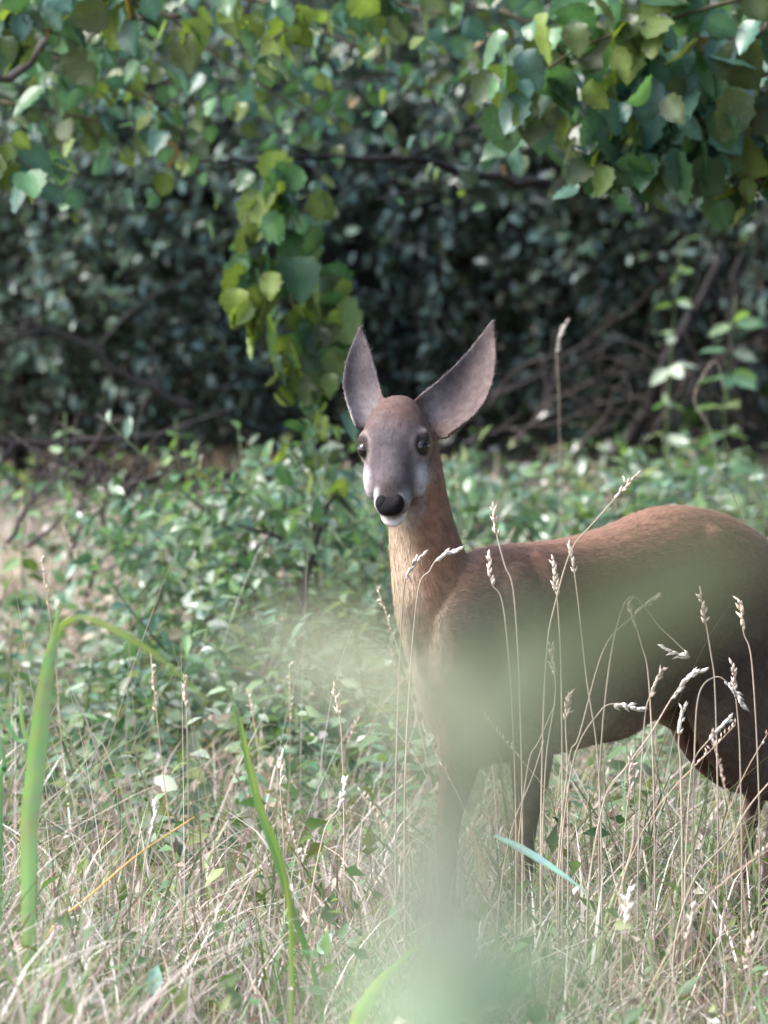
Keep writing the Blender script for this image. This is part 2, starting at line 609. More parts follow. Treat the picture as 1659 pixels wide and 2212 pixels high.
    for i, s_ in enumerate(samples): kd.insert(s_[0], i)
    kd.balance()
    nv = len(me2.vertices)
    co = np.empty(nv * 3, np.float32); me2.vertices.foreach_get('co', co); co = co.reshape(-1, 3)
    no = np.empty(nv * 3, np.float32); me2.vertex_normals.foreach_get('vector', no); no = no.reshape(-1, 3)
    cols = np.zeros((nv, 3), np.float32)
    flow = np.zeros((nv, 3), np.float32)
    zone = np.zeros(nv, np.int32)

    def sst(a, b, x):
        t = min(max((x - a) / (b - a), 0), 1); return t * t * (3 - 2 * t)

    def mixc(a, b, t): return tuple(a[i] * (1 - t) + b[i] * t for i in range(3))
    RED = (.18, .093, .06); BUFF = (.27, .205, .145); PALE = (.38, .32, .28); GREY = (.068, .056, .062); WHITE = (.50, .47, .47)
    BROWN = (.040, .026, .022); DARK = (.03, .022, .022)
    for i in range(nv):
        v = Vector(co[i]); n = Vector(no[i])
        acc = [0, 0, 0]; tw = 0; fl_ = Vector((0, 0, 0))
        for (pos, idx, dist) in kd.find_n(v, 6):
            sm = samples[idx]; z = sm[2]
            wgt = 1 / (dist + .02) ** 2
            if z == 0:
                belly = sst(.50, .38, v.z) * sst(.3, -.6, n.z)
                c = mixc(RED, BROWN, .95 * sst(.76, .60, v.z))  # flank's shade put into the coat colour, darkening below the back
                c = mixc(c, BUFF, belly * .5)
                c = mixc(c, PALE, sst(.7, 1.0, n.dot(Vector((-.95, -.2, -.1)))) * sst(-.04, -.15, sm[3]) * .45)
                c = mixc(c, WHITE, sst(.81, .85, sm[3]) * sst(.4, .9, -n.dot(HEAD)))
            elif z == 1:
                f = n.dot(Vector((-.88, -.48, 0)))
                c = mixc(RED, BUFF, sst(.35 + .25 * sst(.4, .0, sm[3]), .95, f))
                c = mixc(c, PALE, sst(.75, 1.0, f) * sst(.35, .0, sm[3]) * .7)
            elif z == 2:
                t = (v - P).dot(d) / L; lat = (v - P).dot(r); out = (v - P).dot(nrm)
                c = mixc((.085, .050, .042), GREY, sst(.12, .5, t))
                side = abs(lat) / .06
                c = mixc(c, (.36, .33, .34), sst(.46, .66, t) * sst(.5, .95, side) * .9)
                c = mixc(c, DARK, math.exp(-(((t - .955) / .018) ** 2)) * sst(-.008, -.014, out) * .9)   # line of the mouth
                c = mixc(c, BROWN, sst(.0, -.03, out) * sst(.6, .3, t) * .8)
                c = mixc(c, DARK, sst(.76, .86, t) * sst(-.014, -.004, out) * sst(.030, .022, abs(lat)) * .9)
                c = mixc(c, WHITE, sst(.80, .90, t) * max(sst(-.016, -.026, out), (.85 if lat < 0 else .35) * sst(.014, .032, abs(lat))))  # white lip and chin; right side toned down as painted shade
                for sd in (1, -1):   # dark rim and pale ring round each eye
                    ed = (v - hp(.45, .056 * sd, .020)).length
                    c = mixc(c, (.20, .16, .15), sst(.036, .026, ed) * .5)
                    c = mixc(c, DARK, sst(.025, .018, ed))
            elif z == 3:
                e = ears[0] if (v - ears[0][0]).length < (v - ears[1][0]).length else ears[1]
                t = (v - e[0]).dot(e[1]) / e[2]
                inn = n.dot(e[3])
                c = mixc((.07, .05, .045), (.054, .045, .050), sst(-.1, .45, inn) * sst(-.1, .25, t))
                c = mixc(c, (.28, .245, .25), sst(.1, .5, inn) * sst(.5, .1, t) * .7)
                if e is ears[1]:      # hollow's shade put into this ear's colour; only its upper edge stays pale
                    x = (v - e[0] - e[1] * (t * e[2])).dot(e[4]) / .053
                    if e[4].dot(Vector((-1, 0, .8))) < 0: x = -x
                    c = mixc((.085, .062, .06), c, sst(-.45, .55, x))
                c = mixc(c, (.06, .045, .045), sst(.86, .97, t) * .8)
            else:
                c = mixc(BROWN, (.11, .065, .048), .5)
                c = mixc(c, DARK, sst(.05, .035, v.z))
            acc = [acc[k] + c[k] * wgt for k in range(3)]; tw += wgt
            fl_ += sm[1].normalized() * wgt
            if wgt == max(wgt, 0) and zone[i] == 0: zone[i] = z
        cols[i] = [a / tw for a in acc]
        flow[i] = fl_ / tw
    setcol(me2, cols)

    # short coat hair
    NH = 90000
    vis = np.arange(nv)
    pick = rng.choice(vis, NH)
    base = co[pick] + rng.normal(0, .0012, (NH, 3))
    nn = no[pick]
    fl2 = flow[pick] + rng.normal(0, .22, (NH, 3))
    tang = fl2 - nn * np.sum(fl2 * nn, 1, keepdims=True)
    tang /= np.linalg.norm(tang, axis=1, keepdims=True) + 1e-6
    z = base[:, 2]
    ishead = (zone[pick] == 2) | (zone[pick] == 3)
    ln = np.where(ishead, .007, .014) * rng.uniform(.7, 1.3, NH)
    ln = np.where((zone[pick] == 4) & (z < .35), .007, ln)
    lift = rng.uniform(.08, .38, (NH, 1))
    dirv = tang + nn * lift
    dirv /= np.linalg.norm(dirv, axis=1, keepdims=True)
    sd = np.cross(dirv, nn); sd /= np.linalg.norm(sd, axis=1, keepdims=True) + 1e-6
    hw = np.where(ishead, .0005, .0007)[:, None]
    base = base - nn * .001
    V = np.stack([base - sd * hw, base + sd * hw, base + dirv * ln[:, None]], 1).reshape(-1, 3)
    tri = np.arange(NH * 3).reshape(-1, 3)
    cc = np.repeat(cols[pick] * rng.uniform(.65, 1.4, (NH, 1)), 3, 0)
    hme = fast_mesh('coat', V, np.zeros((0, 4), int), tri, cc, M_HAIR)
    link('coat', hme, root, 'stuff')

    # eyes
    for sd in (1, -1):
        V, F = ellipsoid(hp(.455, .0500 * sd, .0145), (r * .0145, nrm * .0145, d * .0155), 16)
        link('eye', mesh('eye', V, F, M_EYE), root)
    # nose pad
    Bn = Bag()
    V, F = ellipsoid(hp(.99, 0, .002), (r * .024, nrm * .016, d * .020), 16); Bn.add(V, F, (0, 0, 0))
    for sd in (1, -1):
        V, F = ellipsoid(hp(.97, .013 * sd, .0045), (r * .013, nrm * .0148, d * .016), 14); Bn.add(V, F, (0, 0, 0))
    link('nose', Bn.mesh('nose', M_NOSE), root)
    return root


build_deer()

# ------------------------------------------------------------------ foliage colours (linear)
G_MID = (.06, .13, .06); G_BLUE = (.06, .13, .10); G_LIME = (.135, .19, .045); G_OLIVE = (.075, .105, .045); G_RUST = (.19, .12, .06)
HAZEL = leaf_meshes('hazel_leaf', 'hazel', [G_MID, G_BLUE, G_LIME, G_OLIVE, G_RUST], M_LEAF)
OVATE = leaf_meshes('oval_leaf', 'oval', [(.095, .155, .125), (.115, .185, .155), (.135, .185, .12), (.22, .25, .22)], M_BUSH)
NETTLE = leaf_meshes('nettle_leaf', 'lance', [(.085, .17, .10), (.10, .18, .075), (.14, .21, .12), (.22, .27, .21)], M_HERB)
BROAD = leaf_meshes('broad_leaf', 'oval', [(.085, .17, .09), (.12, .20, .06), (.15, .22, .11), (.25, .30, .23)], M_HERB)
BARKC = (.05, .042, .036)


def droop_leaf(pos, parent, pool, colw, size, down=.8, face=None, bag=None):
    ci = random.choices(range(len(pool)), colw)[0]
    me = random.choice(pool[ci])
    d = Vector((random.gauss(0, .7), random.gauss(0, .5), -down + random.gauss(0, .35)))
    f = Vector((random.gauss(-.2, .6), random.gauss(-.75, .45), random.gauss(.75, .4))) if face is None else face
    m4 = leaf_matrix(pos, d, size * random.uniform(.42, 1.0), random.gauss(0, .75), f, random.uniform(.75, 1.15))
    if bag is None:
        leaf_obj(me, m4, parent)
    else:
        k = random.uniform(.7, 1.3)
        bag.add([m4 @ v.co for v in me.vertices], [tuple(q.vertices) for q in me.polygons], [tuple(x * k for x in c.color[:3]) for c in me.color_attributes['col'].data])


# hazel trees: trunk and limbs out of the frame, leafy sprays hanging into it
def hazel_tree(base, label, limbs, sprays, group):
    root = empty('hazel_tree', base, label, 'tree', group)
    b = Vector(base)
    for k in range(3):
        off = Vector((random.uniform(-.18, .18), random.uniform(-.18, .18), 0))
        pts = smooth_path([b + off * .5 + Vector((0, 0, -.05)), b + off * 1.5 + Vector((0, 0, 1.0)), b + off * 3 + Vector((0, 0, 2.2)), b + off * 5 + Vector((0, 0, 3.4))])
        V, F = tube_arrays(pts, np.linspace(.05 - .01 * k, .015, len(pts)), 8)
        link('trunk', mesh('trunk', V, F, M_BARK, (.10, .085, .07)), root)
    for pts, r0, r1 in limbs:
        pp = smooth_path(pts)
        V, F = tube_arrays(pp, np.linspace(r0, r1, len(pp)), 6)
        link('branch', mesh('branch', V, F, M_BARK, BARKC), root)
    n = 0
    Bf = Bag()
    for (poly, dens, spread, size, colw) in sprays:
        pp = smooth_path(poly, 6)
        V, F = tube_arrays(pp, np.linspace(.006, .002, len(pp)), 5)
        link('twig', mesh('twig', V, F, M_BARK, (.07, .06, .035)), root)
        for k in range(int(dens * 2.3)):
            q = pp[min(int(random.random() * len(pp)), len(pp) - 1)]
            droop_leaf(q + rv(spread) * Vector((1, 1.3, .9)).length / 1.9, root, HAZEL, colw, size * (1.03 if b.x > 0 else .92), bag=Bf if n >= 290 else None)
            n += 1
    if Bf.V: link('foliage', Bf.mesh('foliage', M_LEAF), root, 'stuff')
    # the rest of the crown above the frame
    Bc = Bag()
    for k in range(250):
        a = random.uniform(0, 2 * math.pi); rr = random.random() ** .6 * 1.2
        q = b + Vector((math.copysign(1.0, b.x) + math.cos(a) * rr, math.sin(a) * rr * .9 , random.uniform(2.15, 4.0)))
        V, F = leaf_arrays('hazel', random.randint(1, 9))
        M4 = leaf_matrix(q, rv() + Vector((0, 0, -.6)), random.uniform(.08, .12), 0, rv(.6) + Vector((0, 0, 1)))
        c = random.choice([G_MID, G_BLUE, G_OLIVE, G_MID])
        Vs = [M4 @ v for v in V]
        Bc.add(Vs[0::1], F, c)
    link('crown', Bc.mesh('crown', M_LEAF), root, 'stuff')
    return root


right_limbs = [([(2.3, 3.2, 1.7), (1.6, 3.2, 2.05), at(1659, 62, 18.3), at(1540, 50, 18.3), at(1440, 25, 18.2)], .022, .009),
               ([(2.2, 3.4, 1.4), at(1800, 380, 18.6), at(1640, 345, 18.6), at(1480, 300, 18.5), at(1330, 240, 18.4)], .014, .005)]
W_R = [5, 6, 2.4, 3, .35]
right_sprays = [
    ([at(1660, -20, 18.0), at(1450, 40, 18.0), at(1260, 100, 17.9), at(1110, 200, 17.9)], 34, .055, .115, W_R),
    ([at(1250, 60, 18.2), at(1180, 140, 18.1), at(1100, 230, 18.1)], 20, .045, .11, [3, 3, 4, 3, .4]),
    ([at(1659, 160, 18.1), at(1500, 200, 18.0), at(1330, 240, 18.0)], 30, .06, .12, W_R),
    ([at(1680, 260, 18.2), at(1560, 270, 18.1), at(1450, 290, 18.0), at(1340, 330, 18.0)], 30, .045, .11, W_R),
    ([at(1400, 240, 18.0), at(1350, 300, 18.0), at(1290, 360, 17.9)], 11, .03, .11, [2, 4, 4, 2, .12]),
    ([at(1680, 340, 18.2), at(1620, 370, 18.1), at(1570, 390, 18.1)], 13, .035, .10, [2, 3, 3, 3, 1.2]),
    ([at(1080, 20, 20.2), at(1250, 120, 20.2), at(1350, 260, 20.2)], 45, .11, .07, [5, 5, 1, 4, .12]),
    ([at(1660, 150, 19.0), at(1560, 230, 19.0), at(1480, 330, 19.0)], 34, .06, .095, [5, 6, 1, 4, .12]),
    ([at(1660, 60, 18.7), at(1500, 110, 18.7), at(1300, 160, 18.7), at(1180, 220, 18.7)], 36, .08, .11, [5, 6, .5, 4, .12]),
]
hazel_tree((2.5, 3.3, 0), 'hazel tree hanging its large leaves into the top right corner', right_limbs, right_sprays, None)
left_limbs = [([(-2.3, 4.0, 1.7), (-1.6, 4.0, 2.0), at(-60, 160, 19.2), at(140, 60, 19.2), at(420, 30, 19.1)], .018, .006)]
left_sprays = [
    ([at(-40, 20, 18.6), at(90, 60, 18.6), at(170, 100, 18.6)], 22, .05, .10, [5, 4, 1, 3, .2]),
    ([at(200, -10, 18.6), at(330, 20, 18.5), at(400, 60, 18.5)], 14, .035, .10, [3, 2, 5, 2, .2]),
    ([at(450, -20, 18.7), at(590, 10, 18.6), at(640, 40, 18.5), at(580, 90, 18.4)], 18, .03, .09, [1, 1, 7, 2, .1]),
    ([at(700, -30, 18.9), at(820, 0, 18.9), at(960, 30, 18.8)], 20, .05, .09, [4, 3, 3, 3, .12]),
    ([at(-60, 300, 18.5), at(30, 340, 18.5), at(90, 380, 18.5)], 11, .03, .10, [2, 3, 4, 2, .12]),
    ([at(60, 100, 19.4), at(240, 180, 19.4), at(400, 240, 19.4)], 32, .085, .075, [4, 6, 2, 4, .12]),
    ([at(0, 220, 19.4), at(160, 250, 19.4), at(330, 290, 19.4)], 26, .085, .07, [4, 6, 1.5, 4, .12]),
    ([at(380, 60, 20.4), at(560, 180, 20.4), at(700, 270, 20.4)], 55, .11, .06, [4, 6, 1.5, 4, .12]),
    ([at(640, 40, 20.6), at(820, 130, 20.6), at(980, 250, 20.6)], 50, .11, .06, [4, 6, 1.5, 4, .12]),
    ([at(60, 60, 20.2), at(260, 110, 20.2), at(420, 220, 20.2)], 45, .11, .065, [4, 6, 1.5, 4, .12]),
]
hazel_tree((-2.5, 4.1, 0), 'hazel tree hanging its leaves into the top left corner', left_limbs, left_sprays, None)

# the leafy shoot that hangs in front of the bush, left of the deer's head
shoot_base = at(690, 1500, 20.2); shoot_base.z = 0
shoot = empty('climbing_shoot', shoot_base, 'curtain of big yellow-green leaves hanging left of the deer\'s ear', 'climbing plant')
main_p = smooth_path([shoot_base + Vector((0, 0, -.03)), at(680, 1180, 19.9), at(672, 960, 19.6), at(655, 760, 19.4), at(610, 560, 19.3), at(570, 420, 19.3), at(600, 340, 19.3)], 5)
V, F = tube_arrays(main_p, np.linspace(.007, .003, len(main_p)), 5)
link('stem', mesh('stem', V, F, M_BARK, (.07, .065, .035)), shoot)
for poly, n, sp, size, cw in [
    ([at(570, 380, 19.2), at(620, 430, 19.2), at(680, 420, 19.2)], 12, .034, .11, [5, .6, 3, 3, 0]),
    ([at(530, 460, 19.1), at(560, 560, 19.1), at(560, 640, 19.1)], 12, .034, .12, [5, .8, 4, 3, 0]),
    ([at(620, 500, 19.3), at(660, 580, 19.3), at(680, 660, 19.3)], 14, .036, .12, [6, 1.2, 2, 4, 0]),
    ([at(560, 640, 19.1), at(540, 680, 19.1)], 6, .02, .09, [1, 0, 8, 1, 0]),
    ([at(650, 680, 19.2), at(660, 760, 19.2), at(600, 800, 19.2)], 15, .034, .09, [3, .5, 6, 3, 0]),
    ([at(730, 710, 19.2), at(690, 800, 19.2), at(660, 860, 19.2)], 16, .034, .08, [3, .6, 5, 3, .2]),
    ([at(640, 860, 19.3), at(690, 930, 19.4), at(640, 980, 19.4), at(680, 1050, 19.5)], 11, .045, .06, [4, 2, 5, 3, .3])]:
    pp = smooth_path(poly, 6)
    V, F = tube_arrays(pp, np.linspace(.003, .0015, len(pp)), 4)
    link('tendril', mesh('tendril', V, F, M_BARK, (.08, .08, .035)), shoot)
    for k in range(int(n * 1.7)):
        q = pp[random.randrange(len(pp))]
        droop_leaf(q + rv(sp), shoot, HAZEL, cw, size * 1.04, 1.1)


# ------------------------------------------------------------------ thorn bushes
def bush(cx, cy, rx, ry, z0, z1, ntwig, label, nobj, dead=0.0, leaf=(.028, .05), group='thorn bushes along the wood edge', pool=None, pal=None, name='thorn_bush'):
    pool = pool or OVATE
    gb = float(gz(cx, cy))
    root = empty(name, (cx, cy, gb), label, 'bush', group)
    base = Vector((cx, cy, gb))
    tips = []
    for k in range(6):
        a = random.uniform(0, 2 * math.pi)
        f = random.uniform(.25, .75)
        e = base + Vector((math.cos(a) * rx * f, math.sin(a) * ry * f, z1 * random.uniform(.55, .9)))
        mid = base.lerp(e, .5) + rv(.12)
        pp = smooth_path([base + rv(.06) * Vector((1, 1, 0)).length * .5 + Vector((0, 0, -.05)), mid, e])
        V, F = tube_arrays(pp, np.linspace(random.uniform(.018, .032) * min(1, z1), .006 * min(1, z1), len(pp)), 7)
        link('trunk', mesh('trunk', V, F, M_BARK, BARKC), root)
        tips += pp[2:]
    tw = Bag(); lf_V, lf_F, lf_C = [], [], []
    cand = []
    for k in range(ntwig):
        # clumps through the volume, denser towards the outside
        u = rv(); u.normalize()
        f = random.random() ** .45
        q = base + Vector((u.x * rx * f, u.y * ry * f, z0 + (z1 - z0) * (.5 + .5 * u.z * f)))
        if q.z < gb + .08: continue
        dr = (Vector((u.x, u.y, u.z * .5 + .15)) + rv(.45)).normalized()
        ln = random.uniform(.16, .34) * (1 if pool is OVATE else .55)
        bend = rv(.05) + Vector((0, 0, -.03))
        pts = [q, q + dr * ln * .5 + bend * .5, q + dr * ln + bend * 1.5]
        tw.tube(pts, [.0035, .0025, .0012], BARKC if pool is OVATE else (.09, .11, .06), 3)
        isdead = random.random() < dead or q.z - gb < z0 + .12 * (z1 - z0)
        tone = random.uniform(.7, 1.35)
        nl = random.randint(7, 12) if not isdead else random.randint(1, 5)
        for j in range(nl):
            t = (j + .5) / nl
            pq = pts[0].lerp(pts[1], t * 2) if t < .5 else pts[1].lerp(pts[2], t * 2 - 1)
            sidev = dr.cross(rv()).normalized()
            ld = dr * .5 + sidev + Vector((0, 0, -.15))
            fc = Vector((random.gauss(0, .5), random.gauss(-.25, .5), 1))
            s = random.uniform(*leaf)
            cand.append((pq, ld, s, fc, tone, isdead))
    link('twigs', tw.mesh('twigs', M_BARK), root, 'stuff')
    # the leaves nearest the camera are objects of their own
    def score(c):
        v = c[0] - CAMP
        dep = v.dot(FW)
        uu = 829.5 + v.x / dep / PX; vv = 1106 - v.dot(UP) / dep / PX
        return (0 if (-20 < uu < 1680 and -20 < vv < 1300) else 50) + dep + random.random() * .35
    cand.sort(key=score)
    for c in cand[:nobj]:
        ci = random.choices(range(4), [5, 4, 2, 1.2])[0]
        leaf_obj(random.choice(pool[ci]), leaf_matrix(c[0], c[1], c[2], random.gauss(0, .5), c[3], random.uniform(.85, 1.15)), root)
    rest = cand[nobj:]
    n = len(rest)
    tv = np.array([(0, 0, 0), (-.22, .4, .07), (0, .45, 0), (.22, .4, .07), (-.17, .75, .02), (0, .8, -.07), (.17, .75, .02), (0, 1, -.15)])
    tq = np.array([(0, 2, 1, 1), (1, 2, 5, 4), (2, 3, 6, 5)])
    Vs = np.zeros((n, 8, 3)); Cs = np.zeros((n, 8, 3))
    pal = np.array(pal if pal else [(.095, .155, .125), (.115, .185, .155), (.135, .185, .12), (.22, .25, .22)])
    for i, c in enumerate(rest):
        M4 = np.array(leaf_matrix(c[0], c[1], c[2], random.gauss(0, .5), c[3]))
        Vs[i] = tv @ M4[:3, :3].T + M4[:3, 3]
        cc = pal[random.choices(range(4), [5, 4, 2, 1])[0]] * c[4]
        if c[5]: cc = np.array((.22, .17, .14)) * c[4]
        Cs[i] = cc
    off = (np.arange(n) * 8)[:, None, None]
    quads = (np.array([(1, 2, 5, 4), (2, 3, 6, 5)])[None] + off).reshape(-1, 4)
    tris = (np.array([(0, 2, 1), (0, 3, 2), (4, 5, 7), (5, 6, 7)])[None] + off).reshape(-1, 3)
    link('foliage', fast_mesh('foliage', Vs.reshape(-1, 3), quads, tris, Cs.reshape(-1, 3), M_BUSH), root, 'stuff')
    return root


bush(-1.05, 10.6, .95, .75, .08, 1.85, 3800, 'dense small-leaved bush behind the dead twigs at the left edge', 280)
bush(.15, 11.1, .95, .8, .12, 1.9, 3800, 'dense dark bush right behind the deer\'s head and the leafy curtain', 280)
bush(1.3, 10.9, .9, .75, .38, 1.95, 3000, 'dark twiggy bush with bare lower branches behind the deer\'s back', 220, dead=.3)
bush(-2.7, 11.2, .9, .8, .1, 1.3, 900, 'small-leaved bush beyond the left edge of the picture', 0, leaf=(.04, .07))
bush(2.9, 11.0, 1.0, .8, .1, 2.4, 900, 'small-leaved bush beyond the right edge of the picture', 0, leaf=(.04, .07))


SH = [(.09, .16, .105), (.10, .165, .085), (.13, .19, .12), (.22, .25, .20)]
def low_shrub(u, d, rx, z1, n, nobj, label):
    q = at(u, 1000, d)
    bush(q.x, q.y, rx, rx, .0, z1, n, label, nobj, 0, (.035, .062), 'low green shrubs between meadow and wood', NETTLE, SH, 'low_shrub')


low_shrub(600, 19.6, .30, .56, 120, 140, 'low nettle-leaved shrub under the leafy curtain, left of the deer\'s muzzle')
low_shrub(410, 20.4, .22, .50, 80, 90, 'low green shrub between the dead twigs and the leafy curtain')
low_shrub(760, 20.6, .26, .52, 90, 100, 'low green shrub right behind the deer\'s head and neck')
low_shrub(480, 18.4, .26, .34, 90, 110, 'low green shrub above the end of the arched lime leaf')
low_shrub(1060, 21.5, .26, .36, 80, 90, 'low green shrub behind the deer\'s withers')
low_shrub(1330, 22.0, .30, .36, 80, 90, 'low green shrub behind the highest part of the deer\'s back')
low_shrub(1600, 21.4, .28, .38, 80, 90, 'low green shrub behind the rump at the right edge')


# broad trees added out of view to keep the sky off the deer's flank
def side_tree(x, y, h, rad, label):
    root = empty('added_shade_tree', (x, y, 0), label, 'tree', 'unseen trees added beyond the right side to block sky light')
    pp = smooth_path([(x, y, -.1), (x + .1, y, h * .35), (x - .05, y + .1, h * .9)])
    V, F = tube_arrays(pp, np.linspace(.16, .03, len(pp)), 10)
    link('trunk', mesh('trunk', V, F, M_BARK, (.10, .085, .07)), root)
    for k in range(7):
        z0 = h * random.uniform(.2, .7); a = random.uniform(0, 6.28)
        e = Vector((x + math.cos(a) * rad * .8, y + math.sin(a) * rad * .8, z0 + h * .2))
        lp = smooth_path([(x, y, z0), Vector((x, y, z0)).lerp(e, .5) + rv(.1), e])
        V, F = tube_arrays(lp, np.linspace(.045, .01, len(lp)), 6)
        link('limb', mesh('limb', V, F, M_BARK, (.09, .075, .06)), root)
    n = 7500
    tv = np.array([(0, 0, 0), (-.34, .4, .07), (.34, .4, .07), (0, 1, -.1)])
    Vs = np.zeros((n, 4, 3)); Cs = np.zeros((n, 4, 3))
    for i in range(n):
        u = rv().normalized(); f = random.random() ** .4
        q = Vector((x + u.x * rad * f, y + u.y * rad * f, h * .55 + u.z * h * .5 * f))
        if q.z < .15: q.z = random.uniform(.15, .8)
        M4 = np.array(leaf_matrix(q, rv() + Vector((0, 0, -.4)), random.uniform(.12, .22), 0, rv(.6) + Vector((0, 0, 1))))
        Vs[i] = tv @ M4[:3, :3].T + M4[:3, 3]
        Cs[i] = np.array(random.choice([G_MID, G_BLUE, G_OLIVE])) * random.uniform(.7, 1.2)
    off = (np.arange(n) * 4)[:, None, None]
    tris = (np.array([(0, 2, 1), (1, 2, 3)])[None] + off).reshape(-1, 3)
    link('crown', fast_mesh('crown', Vs.reshape(-1, 3), np.zeros((0, 4), int), tris, Cs.reshape(-1, 3), M_LEAF), root, 'stuff')


side_tree(3.2, -5.2, 8.5, 1.9, 'broad leafy tree added out of view to block sky light, nearer the camera than the deer')
side_tree(3.4, -1.2, 8.5, 1.9, 'broad leafy tree added out of view to block sky light, beside the deer')
side_tree(4.2, 2.6, 8.0, 1.8, 'broad leafy tree added out of view to block sky light, behind the deer')
side_tree(3.6, -9.2, 8.5, 1.9, 'broad leafy tree added out of view to block sky light, nearest the camera')


# a far-off wood closing the view
def far_wood():
    n = 42000
    V, C = [], []
    x = rng.uniform(-7, 7, n); y = rng.uniform(12.4, 16, n); z = rng.uniform(0, 1, n) ** 1.3 * (5.0 + .8 * np.sin(x * 1.3)) + .42
    tv = np.array([(0, 0, 0), (-.3, .4, .07), (.3, .4, .07), (0, 1, -.1)])
    Vs = np.zeros((n, 4, 3)); Cs = np.zeros((n, 4, 3))
    for i in range(n):
        M4 = np.array(leaf_matrix(Vector((x[i], y[i], z[i])), rv() + Vector((0, 0, -.3)), random.uniform(.09, .2), 0, rv(.6) + Vector((0, -.5, 1))))
        Vs[i] = tv @ M4[:3, :3].T + M4[:3, 3]
        Cs[i] = np.array(random.choice([(.04, .075, .04), (.05, .085, .035), (.06, .07, .03)])) * random.uniform(.7, 1.3)
    off = (np.arange(n) * 4)[:, None, None]
    tris = (np.array([(0, 2, 1), (1, 2, 3)])[None] + off).reshape(-1, 3)
    link('far_woods', fast_mesh('far_woods', Vs.reshape(-1, 3), np.zeros((0, 4), int), tris, Cs.reshape(-1, 3), M_BUSH), None, 'stuff')


far_wood()


# ------------------------------------------------------------------ branches seen on their own
def branch_thing(name, pts, r0, r1, label, cat, col=BARKC, side=6, twigs=0, group=None, tl=.3):
    p0 = pts[0].copy()
    root = empty(name, p0, label, cat, group)
    pp = smooth_path(pts, 5)
    pp = [q + rv(.004) for q in pp]
    V, F = tube_arrays(pp, np.linspace(r0, r1, len(pp)), 7)
    link('stem', mesh('stem', V, F, M_BARK, col), root)
    for k in range(twigs):
        i = random.randrange(2, len(pp) - 1)
        q = pp[i]; t = (pp[i] - pp[i - 1]).normalized()
        dr = (t * .7 + Vector((random.gauss(0, .8), random.gauss(0, .4), random.gauss(.1, .6)))).normalized()
        ln = tl * random.uniform(.5, 1.1)
        tp = smooth_path([q, q + dr * ln * .5 + rv(.02), q + dr * ln + rv(.04)], 3)
        V, F = tube_arrays(tp, np.linspace(min(r1 * 1.2, .007), .0015, len(tp)), 5)
        link('twig', mesh('twig', V, F, M_BARK, col), root)
    return root


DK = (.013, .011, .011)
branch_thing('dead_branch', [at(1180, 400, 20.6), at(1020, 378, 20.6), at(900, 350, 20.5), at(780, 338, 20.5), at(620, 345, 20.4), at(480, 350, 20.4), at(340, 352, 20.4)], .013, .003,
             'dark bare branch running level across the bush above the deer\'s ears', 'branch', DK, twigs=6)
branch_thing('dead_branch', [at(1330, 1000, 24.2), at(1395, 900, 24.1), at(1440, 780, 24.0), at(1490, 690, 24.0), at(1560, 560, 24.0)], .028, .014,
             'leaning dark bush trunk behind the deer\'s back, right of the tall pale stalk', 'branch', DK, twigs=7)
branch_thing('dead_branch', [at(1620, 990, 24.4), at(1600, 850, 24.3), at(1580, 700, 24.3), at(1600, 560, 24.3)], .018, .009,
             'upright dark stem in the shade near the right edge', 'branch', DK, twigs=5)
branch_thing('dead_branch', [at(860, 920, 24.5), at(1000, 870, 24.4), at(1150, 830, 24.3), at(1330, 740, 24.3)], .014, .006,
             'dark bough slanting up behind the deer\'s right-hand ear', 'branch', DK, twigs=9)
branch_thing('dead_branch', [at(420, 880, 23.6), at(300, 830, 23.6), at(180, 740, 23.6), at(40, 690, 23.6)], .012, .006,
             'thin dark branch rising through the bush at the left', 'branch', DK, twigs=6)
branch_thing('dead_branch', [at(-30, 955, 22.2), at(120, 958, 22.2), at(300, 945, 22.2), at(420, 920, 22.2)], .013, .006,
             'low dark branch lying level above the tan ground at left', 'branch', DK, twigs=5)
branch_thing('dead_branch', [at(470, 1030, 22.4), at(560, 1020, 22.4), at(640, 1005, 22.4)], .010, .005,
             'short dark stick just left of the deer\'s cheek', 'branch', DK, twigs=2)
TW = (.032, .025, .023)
for pl, dd, lab in [
    ([(1110, 960), (1180, 880), (1290, 820), (1380, 800)], 23.4, 'brown bare twig arching right in the shade above the deer\'s back'),
    ([(1060, 880), (1120, 800), (1230, 760), (1330, 690)], 23.6, 'brown bare twig rising right of the deer\'s ear'),
    ([(1400, 960), (1460, 850), (1500, 800), (1560, 790)], 23.2, 'brown bare twig bending right behind the deer\'s rump'),
    ([(1640, 930), (1560, 870), (1500, 760), (1470, 700)], 23.4, 'brown bare twig leaning left in the shade at the right edge'),
    ([(1250, 970), (1310, 900), (1330, 840), (1400, 760)], 23.0, 'brown bare twig behind the middle of the deer\'s back'),
    ([(1000, 960), (1080, 930), (1200, 915), (1300, 870)], 23.2, 'low brown bare twig lying behind the deer\'s neck')]:
    branch_thing('dead_twig', [at(u_, v_, dd) for u_, v_ in pl], .006, .0025, lab, 'twig', TW, twigs=7, group='dead twigs in the shade behind the deer', tl=.24)
